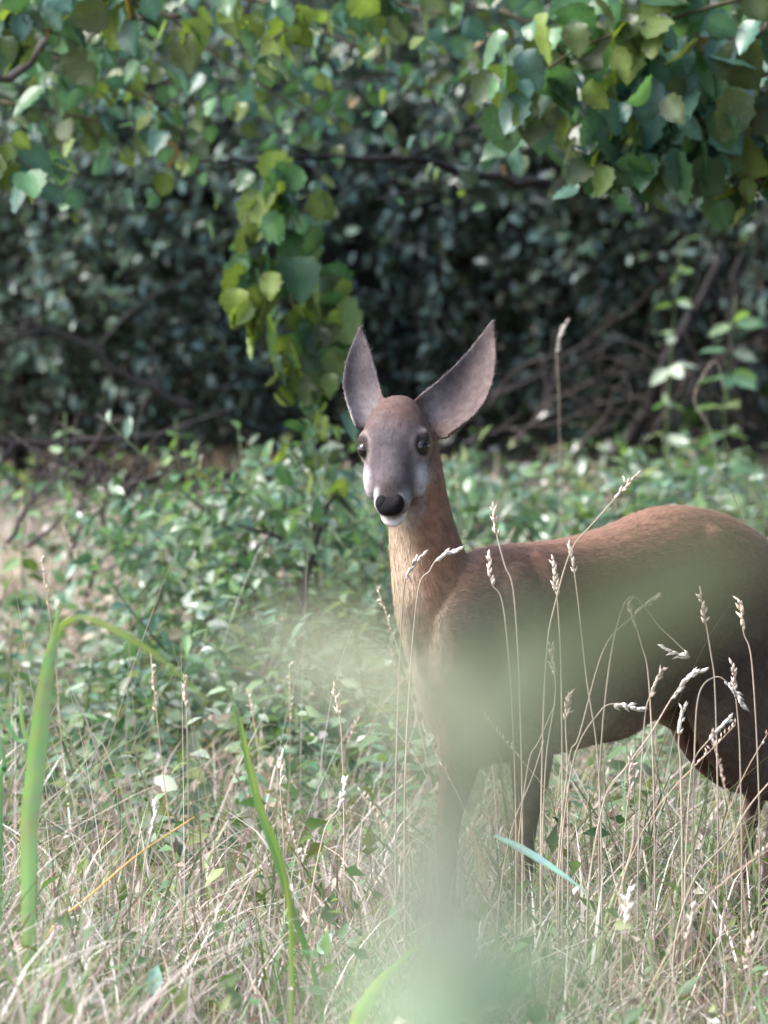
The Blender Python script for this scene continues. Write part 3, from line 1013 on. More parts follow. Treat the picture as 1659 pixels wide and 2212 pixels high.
for i, (poly, lab) in enumerate([
    ([(150, 1270), (170, 1150), (280, 1050), (330, 960)], 'dead twig with dark forks over the tan ground, middle of its tangle'),
    ([(20, 1180), (60, 1090), (160, 1000), (230, 930)], 'dead twig leaning right over the tan ground, leftmost of its tangle'),
    ([(60, 1180), (180, 1090), (300, 1040), (380, 1010)], 'dead twig sloping low over the tan ground in the tangle'),
    ([(330, 1120), (250, 1060), (140, 1000), (90, 980)], 'dead twig leaning left over the tan ground in the tangle'),
    ([(190, 1290), (215, 1180), (225, 1080), (215, 990)], 'upright dead twig at the right of the tangle on tan ground'),
    ([(-10, 1290), (60, 1350), (110, 1390)], 'dark broken stick above the broad reed leaf at left edge')]):
    dd = 20.6 + i * .15
    branch_thing('dead_twig', [at(u_, v_, dd) for u_, v_ in poly], .006, .0025, lab, 'twig', (.045, .036, .034), twigs=7, group='dead twigs over the bare tan ground', tl=.18)


# ------------------------------------------------------------------ herbs
def herb(u, v_top, dist, h, nl, label, pool, size, colw, lean=0.0, group='green herbs at the foot of the bush'):
    top = at(u, v_top, dist)
    b = Vector((top.x - lean * h, top.y, 0)); b.z = float(gz(b.x, b.y))
    root = empty('leafy_herb', b, label, 'plant', group)
    b0 = b + Vector((0, 0, -.02))
    pp = smooth_path([b0, b0.lerp(top, .5) + rv(.02), top], 5)
    V, F = tube_arrays(pp, np.linspace(.004, .0018, len(pp)), 5)
    link('stem', mesh('stem', V, F, M_HERB, (.10, .14, .06)), root)
    for k in range(nl):
        t = .25 + .75 * (k + random.random()) / nl
        q = pp[min(int(t * (len(pp) - 1)), len(pp) - 1)]
        a = k * 2.4 + random.uniform(-.5, .5)
        d = Vector((math.cos(a), math.sin(a), random.uniform(-.5, .5)))
        ci = random.choices(range(4), colw)[0]
        leaf_obj(random.choice(pool[ci]), leaf_matrix(q + d * .01, d, size * (1.25 - .6 * t) * random.uniform(.75, 1.25), random.gauss(0, .4), Vector((random.gauss(0, .4), random.gauss(-.4, .4), 1))), root)


herbs = [
    (140, 890, 21.8, 'pale-topped herb over the tan ground near the left edge', 'L', .06, [2, 2, 4, 4]),
    (380, 905, 21.8, 'herb with round bright green leaves left of the leafy curtain', 'B', .07, [3, 6, 2, 0]),
    (60, 1010, 21.0, 'bright green herb among dead twigs at the left edge', 'B', .07, [3, 3, 3, 0]),
    (620, 1000, 21.0, 'nettle-like herb below the leafy curtain', 'L', .075, [3, 3, 3, 1]),
    (720, 980, 20.6, 'nettle-like herb touching the left of the deer\'s cheek', 'L', .075, [3, 2, 4, 1]),
    (540, 1060, 20.4, 'spreading green herb left of the deer\'s muzzle', 'B', .06, [3, 3, 3, 1]),
    (440, 1080, 20.2, 'tall green herb right of the dead twigs', 'L', .075, [4, 3, 3, 1]),
    (660, 1130, 19.6, 'bushy green herb level with the deer\'s chin', 'L', .07, [4, 3, 3, 1]),
    (350, 1180, 19.4, 'green herb at the lower right of the dead twigs', 'L', .07, [4, 3, 3, 1]),
    (470, 1190, 19.2, 'silvery pale herb left of the deer\'s throat', 'L', .07, [1, 1, 2, 7]),
    (570, 1210, 19.2, 'mint green herb between the pale herb and the deer\'s neck', 'B', .055, [4, 1, 4, 2]),
    (780, 1180, 18.8, 'green herb at the left of the deer\'s throat', 'L', .065, [5, 3, 3, 1]),
    (280, 1300, 18.6, 'green herb behind the bent lime blade', 'L', .07, [4, 3, 3, 1]),
    (420, 1300, 18.4, 'glossy green herb above the bent lime blade', 'B', .055, [4, 2, 4, 1]),
    (30, 1340, 18.4, 'dark green herb behind the broad reed leaf', 'L', .07, [6, 3, 1, 1]),
    (200, 1420, 18.0, 'grey-green herb right of the broad reed leaf', 'L', .07, [3, 1, 3, 3]),
    (1010, 1010, 21.5, 'olive herb between the deer\'s neck and its back', 'B', .065, [2, 5, 1, 0]),
    (1090, 1040, 21.2, 'mint green herb standing over the deer\'s withers', 'L', .065, [4, 1, 3, 3]),
    (1240, 1040, 21.4, 'herb with rounded green leaves above the deer\'s back', 'B', .07, [2, 6, 2, 0]),
    (1350, 930, 22.0, 'herb with a pale triangular top leaf behind the back', 'B', .07, [1, 3, 5, 2]),
    (1440, 960, 22.0, 'light green herb behind the deer\'s rump', 'L', .065, [3, 3, 3, 3]),
    (1550, 1010, 21.6, 'grey-green herb above the right end of the rump', 'L', .06, [2, 1, 2, 5]),
    (1180, 960, 22.4, 'blue-green herb beside the tall pale stalk', 'L', .06, [4, 1, 2, 2]),
    (985, 1110, 20.4, 'white-flecked herb in the angle of neck and back', 'L', .055, [2, 1, 2, 6]),
    (1640, 1050, 20.6, 'dull green herb at the right edge over the rump', 'L', .06, [3, 2, 2, 3]),
    (640, 1530, 17.4, 'dark green herb left of the deer\'s chest', 'L', .06, [6, 2, 1, 1]),
    (760, 1330, 18.2, 'soft green herb left of the deer\'s breast', 'L', .065, [4, 2, 3, 1]),
    (120, 1560, 16.8, 'small green herb at the foot of the broad reed leaf', 'L', .05, [4, 3, 2, 1]),
    (1590, 640, 22.6, 'bush shoot with glossy leaves in the shade at the right edge', 'B', .10, [4, 3, 3, 2]),
    (1470, 520, 22.8, 'shoot with small pale leaves in the shade at upper right', 'B', .07, [1, 3, 2, 4]),
]
for (u_, v_, dd, lab, kd_, sz, cw) in herbs:
    herb(u_, v_, dd, .4, 22, lab, NETTLE if kd_ == 'L' else BROAD, sz, cw, random.uniform(-.15, .15))


def undergrowth(n, seed):
    g = random.Random(seed)
    V, Q, T, C = [], [], [], []
    pal = [(.085, .15, .09), (.10, .16, .08), (.13, .18, .11), (.19, .23, .18), (.10, .13, .08), (.25, .21, .16)]
    tv = [(0, 0, 0), (-.2, .35, .05), (0, .4, 0), (.2, .35, .05), (-.14, .7, .0), (0, .75, -.08), (.14, .7, .0), (0, 1, -.18)]
    tv = np.array(tv)
    nv = 0
    for i in range(n):
        d = math.sqrt(g.uniform(16.3 ** 2, 24.6 ** 2))
        x = g.uniform(-1, 1) * (829.5 * PX * d * 1.7)
        y = d - DEER_D
        if x < -.27 and x > -1.5 and d > 20.2 and g.random() < .93: continue       # the bare tan patch
        h = g.uniform(.12, .36) * (1 if d < 20 else .65)
        if d < 17.5 and g.random() < .5: continue
        le = Vector((g.gauss(0, .25), g.gauss(0, .25), 1)).normalized()
        b = Vector((x, y, float(gz(x, y))))
        base = pal[g.choices(range(6), [4, 4, 4, 2, 2.5, 2.5])[0]]
        for k in range(16):
            t = .2 + .8 * k / 15
            q = b + le * h * t
            a = k * 2.4 + g.random()
            dr = Vector((math.cos(a), math.sin(a), g.uniform(-.5, .4)))
            M4 = np.array(leaf_matrix(q, dr, g.uniform(.045, .085) * (1.2 - .55 * t), g.gauss(0, .4), Vector((g.gauss(0, .4), g.gauss(-.3, .4), 1)), 1.25))
            V.append(tv @ M4[:3, :3].T + M4[:3, 3])
            c = np.array(base) * g.uniform(.75, 1.3)
            C.append(np.tile(c, (8, 1)))
            Q += [(nv + 1, nv + 2, nv + 5, nv + 4), (nv + 2, nv + 3, nv + 6, nv + 5)]
            T += [(nv, nv + 2, nv + 1), (nv, nv + 3, nv + 2), (nv + 4, nv + 5, nv + 7), (nv + 5, nv + 6, nv + 7)]
            nv += 8
    link('undergrowth', fast_mesh('undergrowth', np.concatenate(V), np.array(Q), np.array(T), np.concatenate(C), M_HERB), None, 'stuff')


undergrowth(1150, 31)


# ------------------------------------------------------------------ meadow grass (stuff)
def grass_field(name, n, hrange, wrange, pal, mat, ydist, lean=.35, curve=.5, levels=4, xspread=1.7, tone=(.7, 1.3), seed=1, mask=None):
    g = np.random.default_rng(seed)
    dist = np.sqrt(g.uniform(ydist[0] ** 2, ydist[1] ** 2, n))
    half = 829.5 * PX * dist * xspread + .35
    x = g.uniform(-1, 1, n) * half
    y = dist - DEER_D
    if mask is not None:
        k = mask(x, y, g); x, y, dist = x[k], y[k], dist[k]; n = len(x)
    z = gz(x, y)
    patch = .5 + .5 * np.sin(x * 3.1 + np.sin(y * 2.2) * 1.5) * np.cos(y * 1.9 + .7)
    h = g.uniform(hrange[0], hrange[1], n) * (.75 + .5 * patch)
    tall = np.clip((y - .02) / .25, 0, 1) * np.clip((x - .12) / .12, 0, 1)            # the grass is deeper round the hind legs
    tall = np.maximum(tall, np.clip((y + .2) / .4, 0, 1) * np.clip((-.02 - x) / .15, 0, 1) * .35)
    tall = np.maximum(tall, np.clip((-.36 - x) / .12, 0, 1) * .7)
    tall = tall * np.clip((2.2 - y) / .8, 0, 1)
    h = h * (1 + .55 * tall) * np.where(y > 5, .6, 1)
    wd = g.uniform(wrange[0], wrange[1], n)
    a = g.uniform(0, 2 * np.pi, n)
    ld = np.stack([np.cos(a), np.sin(a), np.zeros(n)], 1)
    le = np.abs(g.normal(0, lean, n)); cu = np.abs(g.normal(0, curve, n))
    b = a + np.pi / 2 + g.normal(0, .7, n)
    sd = np.stack([np.cos(b), np.sin(b), np.zeros(n)], 1)
    base = np.stack([x, y, z - .01], 1)
    nvb = levels * 2 + 1
    V = np.zeros((n, nvb, 3))
    for i in range(levels + 1):
        t = i / levels
        hz = h * t * (1 - .35 * cu * t * t)
        off = h * (le * t + cu * t * t * t)
        c = base + ld * off[:, None]
        c[:, 2] += np.maximum(hz, .0)
        if i < levels:
            ww = (wd * (1 - t * .75) * .5)[:, None]
            V[:, 2 * i] = c - sd * ww; V[:, 2 * i + 1] = c + sd * ww
        else:
            V[:, 2 * levels] = c
    pal = np.array(pal)
    c0 = pal[g.integers(0, len(pal), n)] * g.uniform(*tone, (n, 1))
    C = np.repeat(c0[:, None, :], nvb, 1)
    off = (np.arange(n) * nvb)[:, None, None]
    q = np.array([(2 * i, 2 * i + 1, 2 * i + 3, 2 * i + 2) for i in range(levels - 1)])
    quads = (q[None] + off).reshape(-1, 4)
    tris = (np.array([(2 * levels - 2, 2 * levels - 1, 2 * levels)])[None] + off).reshape(-1, 3)
    o = link(name, fast_mesh(name, V.reshape(-1, 3), quads, tris, C.reshape(-1, 3), mat), None, 'stuff')
    return o


GREENS = [(.12, .19, .08), (.10, .18, .10), (.16, .21, .09), (.19, .22, .13), (.14, .17, .11)]
TANS = [(.38, .325, .28), (.44, .39, .35), (.31, .26, .225), (.50, .47, .44), (.28, .24, .20), (.26, .185, .165)]


def dark_gaps(x, y, g):
    f = np.sin(x * 5.3 + 1.2 * np.sin(y * 1.7)) * np.sin(y * 2.3 + 1.5 * np.sin(x * 2.9))
    hollow = np.where((x < -.02) & (y > -.1) & (y < 3.2), .5, 1.0)
    return g.random(len(x)) < hollow * np.where((y > -.6), np.clip(.62 + .9 * f, .12, 1), np.clip(.85 + .5 * f, .3, 1))


def thin_left_back(x, y, g):      # the trodden tan patch at the foot of the bush, left
    k = np.ones(len(x), bool)
    inp = (x < -.25) & (y > 4.6)
    k[inp] = g.random(inp.sum()) < .12
    return k & dark_gaps(x, y, g)


grass_field('meadow_grass', 30000, (.10, .26), (.004, .009), GREENS, M_GRASS, (9.3, 25), seed=3, mask=thin_left_back)
grass_field('dry_grass', 54000, (.09, .27), (.0035, .0085), TANS, M_DRY, (9.3, 26), lean=.55, curve=.8, seed=4, mask=dark_gaps)
grass_field('tall_dry_grass', 450, (.35, .62), (.002, .0032), TANS, M_DRY, (12.5, 22), lean=.22, curve=.25, seed=5, levels=6)
grass_field('outer_meadow_grass', 14000, (.10, .30), (.005, .011), GREENS + TANS, M_GRASS, (3.0, 26), xspread=6, seed=6, levels=3)


def ground_cover(name, n, pal, size, ydist, hr, mat, seed):
    g = np.random.default_rng(seed)
    dist = np.sqrt(g.uniform(ydist[0] ** 2, ydist[1] ** 2, n))
    x = g.uniform(-1, 1, n) * (829.5 * PX * dist * 1.6 + .3); y = dist - DEER_D
    z = gz(x, y) + g.uniform(hr[0], hr[1], n)
    tv = np.array([(0, 0, 0), (-.25, .4, .08), (0, .45, 0), (.25, .4, .08), (0, 1, -.12)])
    Vs = np.zeros((n, 5, 3)); pal = np.array(pal)
    for i in range(n):
        M4 = np.array(leaf_matrix(Vector((x[i], y[i], z[i])), rv() + Vector((0, 0, .1)), g.uniform(*size), g.normal(0, .6), rv(.5) + Vector((0, -.3, 1))))
        Vs[i] = tv @ M4[:3, :3].T + M4[:3, 3]
    C = np.repeat((pal[g.integers(0, len(pal), n)] * g.uniform(.7, 1.3, (n, 1)))[:, None, :], 5, 1)
    off = (np.arange(n) * 5)[:, None, None]
    tris = (np.array([(0, 2, 1), (0, 3, 2), (1, 2, 4), (2, 3, 4)])[None] + off).reshape(-1, 3)
    link(name, fast_mesh(name, Vs.reshape(-1, 3), np.zeros((0, 4), int), tris, C.reshape(-1, 3), mat), None, 'stuff')


ground_cover('clover_leaves', 3200, [(.10, .20, .08), (.13, .22, .07), (.16, .24, .13), (.22, .26, .10)], (.02, .055), (10, 25), (.02, .24), M_HERB, 21)
ground_cover('leaf_litter', 2800, [(.36, .30, .24), (.46, .42, .36), (.28, .20, .16), (.52, .49, .45)], (.015, .04), (10, 27), (.01, .20), M_DRY, 22)


# ------------------------------------------------------------------ single grass stalks
def stalk(poly, dist, label, head=True, col=(.50, .40, .31), hcol=(.62, .52, .45), r=.0016, hlen=.055, to_ground=True, group=None, spk=9, hw=.006):
    P = [at(u_, v_, dist) for u_, v_ in poly]
    if to_ground:
        b = P[0] + (P[0] - P[1]).normalized() * .05
        g0 = Vector((b.x, b.y, float(gz(b.x, b.y)) - .02))
        if b.z > g0.z + .05: P = [g0, g0.lerp(b, .6) + Vector((0, 0, .01))] + P
    root = empty('grass_stalk', P[0], label, 'grass stalk', group)
    pp = smooth_path(P, 6)
    V, F = tube_arrays(pp, np.linspace(r, r * .6, len(pp)), 5)
    link('stem', mesh('stem', V, F, M_DRY, col), root)
    if head:
        L = 0; k = len(pp) - 1
        while k > 1 and L < hlen: L += (pp[k] - pp[k - 1]).length; k -= 1
        Bh = Bag()
        seg = smooth_path(pp[k:], 3) if len(pp) - k > 1 else pp[-2:]
        for j in range(spk * 2):
            t = j / (spk * 2 - 1)
            q = seg[min(int(t * (len(seg) - 1)), len(seg) - 1)]
            tg = (seg[-1] - seg[0]).normalized()
            dr = (tg + rv(.28)).normalized()
            ln = .015 * random.uniform(.8, 1.3)
            s = dr.cross(rv()).normalized() * hw * .35
            s2 = dr.cross(s).normalized() * hw * .3
            m_ = q + dr * ln * .45
            Bh.add([q, m_ + s, m_ + s2, m_ - s, m_ - s2, q + dr * ln], [(0, 1, 2), (0, 2, 3), (0, 3, 4), (0, 4, 1), (5, 2, 1), (5, 3, 2), (5, 4, 3), (5, 1, 4)], hcol)
        link('seed_head', Bh.mesh('seed_head', M_DRY), root)
    return root


GS = 'dry grass stalks in front of the deer'
S_ = [
    ([(1291, 1633), (1267, 1466), (1246, 1279), (1233, 1180)], 14.3, 'thin upright dry stalk crossing the middle of the deer\'s flank', True),
    ([(1180, 1420), (1200, 1300), (1235, 1187), (1283, 1128), (1375, 1025)], 14.2, 'dry stalk leaning right across the top of the deer\'s back', True),
    ([(1112, 1305), (1090, 1220), (1074, 1160), (1066, 1100)], 14.4, 'dry stalk crossing the deer\'s withers with a feathery top', True),
    ([(1090, 1330), (1062, 1260), (1058, 1205)], 14.35, 'short dry stalk just left of the feathery stalk on the withers', True),
    ([(1213, 1498), (1208, 1360), (1197, 1214)], 14.3, 'straight dry stalk left of the one crossing the mid flank', True),
    ([(1402, 1477), (1385, 1390), (1359, 1305)], 14.4, 'dry stalk leaning left over the deer\'s dark ribs', True),
    ([(1305, 1730), (1350, 1660), (1402, 1590), (1450, 1510), (1485, 1465), (1520, 1450)], 14.2, 'long arching dry stalk with a thick pale seed head on the belly', True),
    ([(1500, 1640), (1510, 1500), (1548, 1462), (1580, 1485), (1602, 1522)], 14.2, 'hooked dry stalk with a drooping pale head over the thigh', True),
    ([(1545, 1500), (1536, 1413), (1514, 1284)], 14.4, 'upright dry stalk on the deer\'s haunch', True),
    ([(1598, 1617), (1590, 1510), (1584, 1440)], 14.3, 'dry stalk rising between thigh and right edge', True),
    ([(1625, 1440), (1606, 1365), (1600, 1300)], 14.4, 'short dry stalk at the right end of the haunch', True),
    ([(1500, 1900), (1574, 1816), (1620, 1740), (1680, 1670)], 14.1, 'stout dry stalk slanting out of the picture below the hind leg', False),
    ([(1230, 1640), (1251, 1590), (1305, 1402), (1370, 1330), (1418, 1290)], 14.35, 'dry stalk with a pale flag-like head over the ribs', True),
    ([(1240, 1640), (1294, 1540), (1330, 1520), (1382, 1532)], 14.3, 'dry stalk bent sideways with a white tip below the ribs', True),
    ([(1391, 1574), (1405, 1500), (1430, 1450)], 14.3, 'dry stalk with a small head beside the arching one', True),
    ([(1490, 1700), (1500, 1640), (1530, 1600), (1573, 1556)], 14.2, 'dry stalk ending in a curled white head on the thigh', True),
    ([(1470, 1660), (1466, 1600), (1478, 1530)], 14.25, 'short pale stalk under the arching seed head', True),
    ([(1350, 1300), (1430, 1360), (1490, 1420), (1440, 1400)], 14.3, 'fine dry stalk with scattered pale spikelets on the haunch', True),
    ([(1180, 1640), (1200, 1500), (1190, 1400)], 14.4, 'dry stalk standing before the deer\'s elbow', True),
    ([(1140, 1660), (1165, 1600), (1200, 1520)], 14.4, 'dry stalk leaning right before the front leg', False),
    ([(1225, 1640), (1222, 1560), (1230, 1500)], 14.45, 'short feathery stalk at the belly line', True),
    ([(1085, 1900), (1110, 1780), (1150, 1680), (1175, 1600)], 14.0, 'pale stalk leaning across the deer\'s front leg', False),
    ([(1350, 1800), (1360, 1700), (1365, 1640)], 14.2, 'thin stalk standing under the deer\'s belly', True),
    ([(1395, 2050), (1340, 1950), (1365, 1830), (1370, 1760)], 13.6, 'long pale stalk in the grass below the belly', False),
    ([(870, 1300), (886, 1232), (912, 1200)], 14.5, 'small pale spikelet on the left of the deer\'s neck', True),
    ([(900, 1300), (929, 1232), (950, 1203), (990, 1190)], 14.45, 'curved white spikelet at the base of the deer\'s neck', True),
    ([(1209, 1010), (1207, 850), (1203, 752), (1222, 700)], 19.5, 'tall pale stalk rising behind the deer\'s back into the shade', True),
    ([(1540, 950), (1500, 860), (1545, 780), (1565, 850)], 21.0, 'forked pale dead stalk in the shade at the right', False),
    ([(612, 1800), (606, 1700), (612, 1635)], 14.6, 'short pink-brown stalk in the grass left of the chest', True),
    ([(740, 1640), (735, 1560), (722, 1490)], 15.3, 'fine dry stalk left of the deer\'s breast', True),
    ([(310, 1880), (330, 1780), (335, 1740)], 14.2, 'thin pale stalk above the orange straw', True),
    ([(405, 1600), (402, 1520), (400, 1470)], 16.2, 'brown dry stalk under the bent lime blade', True),
    ([(700, 1800), (735, 1740), (745, 1690)], 14.3, 'dry stalk with white head near the chest', True),
    ([(1020, 2212), (1010, 2150), (1032, 2080), (1040, 2010)], 13.2, 'pale stalk with a head below the front hooves', True),
    ([(1450, 2150), (1480, 2050), (1500, 1960)], 13.3, 'dry stalk in the lower right grass', True),
    ([(1310, 2180), (1325, 2100), (1350, 2000), (1360, 1930)], 13.2, 'long dry stalk with a white head below the teal blade', True),
    ([(1640, 2180), (1610, 2100), (1625, 2030)], 13.2, 'dry stalk in the bottom right corner', True),
    ([(110, 2010), (200, 1930), (300, 1845), (420, 1765)], 13.8, 'orange straw lying slanted in the lower left grass', False),
    ([(330, 2140), (420, 2060), (540, 1985)], 13.5, 'thin grey-green straw slanting in the lower left grass', False),
]
for poly, dd, lab, hd_ in S_:
    c = (.55, .35, .13) if lab.startswith('orange') else (.46, .39, .32)
    hc = (.75, .70, .66) if ('white' in lab or 'pale' in lab) else (.62, .52, .45)
    back = dd > 19
    stalk(poly, dd, lab, hd_, c, hc, r=.0012 if back else .0022 if ('stout' in lab or lab.startswith('orange')) else .0016,
          hlen=.07 if ('thick' in lab or 'tall' in lab) else .045, group=GS if 14 <= dd < 15 else 'dry grass stalks', hw=.011 if ('thick' in lab or 'white' in lab) else .008)

# many more alike stalks standing in the meadow
src = []
for k in range(8):
    o = empty('grass_stalk', (0, 0, 0), 'thin dry grass stalk with a small seed head standing in the meadow', 'grass stalk', 'thin dry stalks across the meadow')
    h = .34 + .04 * k
    le = Vector((random.gauss(0, .09), random.gauss(0, .05), 0))
    pp = smooth_path([Vector((0, 0, -.02)), Vector((0, 0, h * .6)) + le * .4, Vector((0, 0, h)) + le * 1.4], 5)
    V, F = tube_arrays(pp, np.linspace(.0014, .0008, len(pp)), 4)
    st = link('stem', mesh('stem', V, F, M_DRY, (.48, .37, .28)), o)
    Bh = Bag()
    for j in range(12):
        t = j / 11
        q = pp[-3].lerp(pp[-1], t)
        dr = (Vector((0, 0, 1)) + rv(.4)).normalized(); ln = .012
        s = dr.cross(rv()).normalized() * .002; s2 = dr.cross(s).normalized() * .002; mm = q + dr * ln * .45
        Bh.add([q, mm + s, mm + s2, mm - s, mm - s2, q + dr * ln], [(0, 1, 2), (0, 2, 3), (0, 3, 4), (0, 4, 1), (5, 2, 1), (5, 3, 2), (5, 4, 3), (5, 1, 4)], random.choice([(.62, .52, .45), (.5, .38, .3), (.7, .63, .58)]))
    sh = link('seed_head', Bh.mesh('seed_head', M_DRY), o)
    src.append((o, st, sh))
for k in range(34):
    o, st, sh = src[k % 8]
    if k >= 8:
        o2 = o.copy(); COL.objects.link(o2)
        for ch in (st, sh):
            c2 = ch.copy(); COL.objects.link(c2); c2.parent = o2
        o = o2
    dist = math.sqrt(random.uniform(13.2 ** 2, 20 ** 2))
    x = random.uniform(-1, 1) * 829.5 * PX * dist
    if 14.6 < dist < 16 and x > 0: dist -= 1.4 if dist < 15.2 else -1.2
    y = dist - DEER_D
    o.location = (x, y, float(gz(x, y)))
    o.rotation_euler = (random.gauss(0, .12), random.gauss(0, .12), random.uniform(0, 6.28))


# ------------------------------------------------------------------ green blades
def blade(poly, dist, width, label, col, tip=True, side=None, group=None, down=True, name='grass_blade', cat='grass blade'):
    P = [at(u_, v_, dist) for u_, v_ in poly]
    if down:
        g0 = Vector((P[0].x, P[0].y, float(gz(P[0].x, P[0].y)) - .02))
        if P[0].z > g0.z + .03: P = [g0] + P
    pp = smooth_path(P, 6)
    n = len(pp)
    wd = [width * min(1, .45 + 2.2 * i / n) * (1 - (max(0, i / (n - 1) - .45) / .55) ** 1.6 * (.97 if tip else .4)) for i in range(n)]
    V, F = ribbon_arrays(pp, wd, side or Vector((1, .45, 0)))
    cc = [(c_ if k % 3 != 1 else tuple(x * 1.25 for x in c_)) for k, c_ in enumerate([col] * len(V))]
    o = link(name, mesh(name, V, F, M_GRASS, np.array(cc)))
    o['label'] = label; o['category'] = cat
    if group: o['group'] = group
    return o


LIME = (.24, .33, .09); TEAL = (.34, .52, .52)


def grass_plant(name, label, cat, leaves):
    P0 = at(*leaves[0][0][0], leaves[0][1])
    root = empty(name, (P0.x, P0.y, float(gz(P0.x, P0.y))), label, cat)
    for lf in leaves:
        blade(*lf[:4], root, **(lf[4] if len(lf) > 4 else {}))


def blade(poly, dist, width, col, root, side=None, down=True):
    P = [at(u_, v_, dist) for u_, v_ in poly]
    if down:
        g0 = Vector((P[0].x, P[0].y, float(gz(P[0].x, P[0].y)) - .02))
        if P[0].z > g0.z + .03: P = [g0] + P
    pp = smooth_path(P, 6)
    n = len(pp)
    wd = [width * min(1, .45 + 2.2 * i / n) * (1 - (max(0, i / (n - 1) - .45) / .55) ** 1.6 * .97) for i in range(n)]
    V, F = ribbon_arrays(pp, wd, side or Vector((1, .45, 0)))
    cc = [tuple(x * (1.3 if k % 3 == 1 else 1) * random.uniform(.85, 1.15) for x in col) for k in range(len(V))]
    link('leaf', mesh('grass_leaf', V, F, M_GRASS, np.array(cc)), root)


grass_plant('reed_plant', 'reed with a broad upright leaf and an arched lime leaf at the left edge', 'reed', [
    ([(62, 1830), (75, 1680), (95, 1500), (112, 1400), (132, 1295)], 13.2, .032, (.25, .36, .18)),
    ([(126, 1380), (140, 1348), (190, 1336), (290, 1385), (380, 1450), (460, 1530)], 11.6, .0125, LIME, dict(down=False)),
    ([(70, 1680), (30, 1590), (-15, 1500)], 13.5, .014, (.15, .28, .14)),
    ([(68, 1690), (48, 1560), (40, 1440)], 13.6, .009, (.24, .36, .15))])
grass_plant('meadow_grass_plant', 'long thin green grass leaning left through the lower left meadow', 'grass', [
    ([(690, 2160), (640, 1990), (600, 1870), (545, 1700), (520, 1580), (485, 1450)], 13.2, .011, (.13, .24, .09)),
    ([(625, 1950), (560, 1730), (530, 1600), (515, 1530)], 13.1, .009, LIME)])
grass_plant('meadow_grass_plant', 'lime green grass leaf leaning right at the bottom centre', 'grass', [
    ([(765, 2240), (800, 2150), (850, 2090), (925, 2020)], 12.6, .024, (.32, .44, .14))])
grass_plant('bent_straw', 'pale teal straw lying across the deer\'s front leg', 'straw', [
    ([(1069, 1805), (1130, 1835), (1195, 1875), (1273, 1930)], 14.0, .013, TEAL, dict(side=Vector((.3, -.3, 1)), down=False))])
grass_plant('meadow_grass_plant', 'green grass leaf in the bottom left corner', 'grass', [
    ([(60, 2212), (130, 2140), (150, 2060)], 12.8, .012, (.16, .28, .12))])
grass_plant('meadow_grass_plant', 'short dark green grass leaf on the left edge', 'grass', [
    ([(0, 1720), (10, 1660), (0, 1600)], 13.6, .010, (.12, .24, .12))])


def small_leaf(u_, v_, dist, size, direc, label, col, name='fallen_leaf', cat='leaf'):
    V, F = leaf_arrays('oval', 5)
    M4 = leaf_matrix(at(u_, v_, dist), Vector(direc), size, 0, Vector((0, -1, .5)))
    o = link(name, mesh(name, [M4 @ q for q in V], F, M_HERB, col))
    o['label'] = label; o['category'] = cat


def low_leaf(u_, v_, size, direc, label, col):
    # caught on top of the grass, about 0.12 m up
    dist = (CAM_H - .12) / ((v_ - 177) * PX)
    small_leaf(u_, v_, dist, size, direc, label, col)


low_leaf(325, 2150, .05, (.2, 0, 1), 'turquoise leaf lying in the grass at the lower left', (.35, .60, .52))
low_leaf(45, 2170, .05, (.8, 0, .6), 'curled white dead leaf in the bottom left corner', (.75, .72, .66))
low_leaf(160, 2165, .05, (1, 0, .35), 'long white dead leaf right of the curled one at the bottom', (.75, .72, .66))
low_leaf(440, 1875, .035, (.4, 0, 1), 'cream dead leaf above the lower left grass', (.7, .68, .55))
low_leaf(690, 2060, .04, (.5, 0, 1), 'pale mint leaf near the foot of the long leaning blade', (.5, .68, .58))


# ------------------------------------------------------------------ tall grass right before the lens
def near_plant(name, base_uvd, label, leaves, col_stem):
    b = at(*base_uvd); b.z = 0
    root = empty(name, b, label, 'grass')
    for (poly, dist, width, col, isstem) in leaves:
        P = [at(u_, v_, dist + .02 * i) for i, (u_, v_) in enumerate(poly)]
        if isstem: P = [Vector((b.x, b.y, -.02)), b.lerp(P[0], .6) * Vector((1, 1, 1)).x if False else Vector((b.x * .6 + P[0].x * .4, b.y * .6 + P[0].y * .4, P[0].z * .6))] + P
        pp = smooth_path(P, 6)
        n = len(pp)
        if isstem:
            V, F = tube_arrays(pp, np.linspace(width * .5, width * .3, n), 6)
            link('stem', mesh('stem', V, F, M_NEAR, col), root)
        else:
            wd = [width * (.5 + .5 * min(1, 3 * i / n)) * (1 - (i / (n - 1)) ** 3 * .9) for i in range(n)]
            V, F = ribbon_arrays(pp, wd, Vector((.2, -.2, 1)) if abs(poly[0][0] - poly[-1][0]) > abs(poly[0][1] - poly[-1][1]) else Vector((1, .3, 0)), .12)
            link('leaf', mesh('leaf', V, F, M_NEAR, col), root)


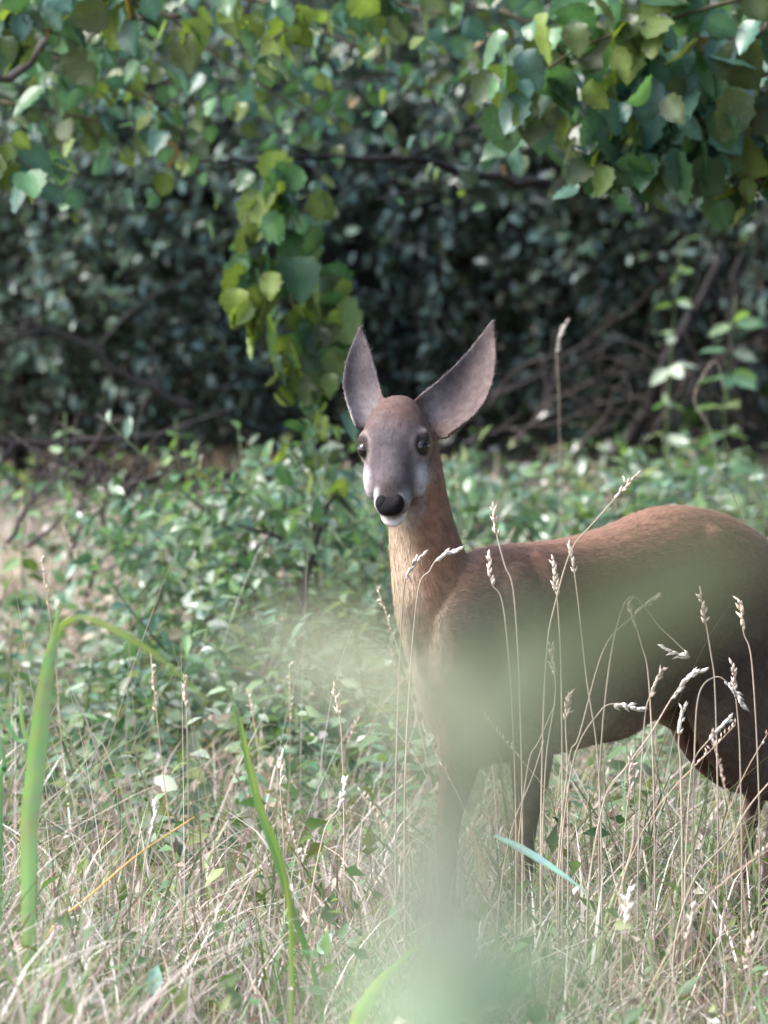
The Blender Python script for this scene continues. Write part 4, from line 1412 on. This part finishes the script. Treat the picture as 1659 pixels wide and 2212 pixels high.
NG = (.13, .145, .085); NG2 = (.22, .29, .18); NG3 = (.23, .245, .18)
near_plant('tall_grass_plant', (960, 2400, 2.3), 'blurred tall grass plant close to the camera in front of the deer\'s chest', [
    ([(960, 2300), (985, 1900), (1010, 1600), (1030, 1420)], 2.3, .008, NG3, True),
    ([(1040, 1620), (1180, 1480), (1350, 1390), (1520, 1300), (1640, 1250)], 2.3, .017, NG, False),
    ([(1100, 1450), (1250, 1330), (1400, 1240), (1560, 1160), (1660, 1150)], 2.2, .016, NG, False),
    ([(1000, 1600), (880, 1440), (720, 1360), (560, 1350)], 2.25, .010, NG, False),
    ([(980, 1560), (860, 1500), (700, 1500)], 2.25, .010, NG3, False),
    ([(1000, 1750), (1060, 1540), (1200, 1420), (1380, 1320), (1560, 1210), (1680, 1120)], 2.25, .021, NG, False),
    ([(1010, 1660), (1120, 1470), (1260, 1350), (1420, 1260), (1520, 1190)], 2.35, .016, NG, False),
    ([(990, 1600), (930, 1480), (780, 1420), (620, 1400), (450, 1440)], 2.4, .014, NG3, False),
    ([(1000, 1650), (930, 1530), (760, 1450), (600, 1450)], 2.3, .009, NG3, False),
    ([(1005, 1800), (1040, 1600), (1070, 1420), (1040, 1280)], 2.2, .014, NG, False),
    ([(1015, 1900), (1080, 1650), (1120, 1480), (1130, 1300)], 2.25, .014, NG, False),
    ([(1010, 1750), (960, 1600), (930, 1450), (925, 1330)], 2.3, .007, NG, False),
    ([(1050, 1700), (1130, 1560), (1200, 1480), (1290, 1420)], 2.2, .013, NG, False),
    ([(960, 2250), (920, 2000), (920, 1750), (960, 1520)], 2.2, .009, NG3, False),
    ([(1000, 2250), (1040, 2000), (1060, 1750)], 2.3, .013, NG3, False),
    ([(940, 2300), (880, 2100), (860, 1900), (880, 1700)], 2.3, .012, NG3, False),
    ([(1010, 2300), (1090, 2150), (1080, 1950)], 2.2, .011, NG3, False),
    ([(900, 2330), (800, 2150), (760, 2100)], 2.2, .012, NG2, False),
    ([(980, 2300), (820, 2200), (690, 2190)], 2.2, .018, NG2, False),
    ([(980, 2300), (1080, 2150), (1200, 2120), (1340, 2180)], 2.2, .018, NG2, False),
    ([(980, 2330), (1100, 2220), (1250, 2200)], 2.2, .018, NG2, False),
    ([(960, 2320), (950, 2180), (1000, 2080)], 2.2, .018, NG2, False),
    ([(1020, 2320), (1150, 2080), (1280, 2000), (1400, 2020)], 2.25, .013, NG2, False),
    ([(1000, 2320), (1040, 2120), (1130, 1960)], 2.2, .014, NG2, False),
    ([(940, 2320), (880, 2160), (800, 2060)], 2.25, .012, NG2, False),
], NG)
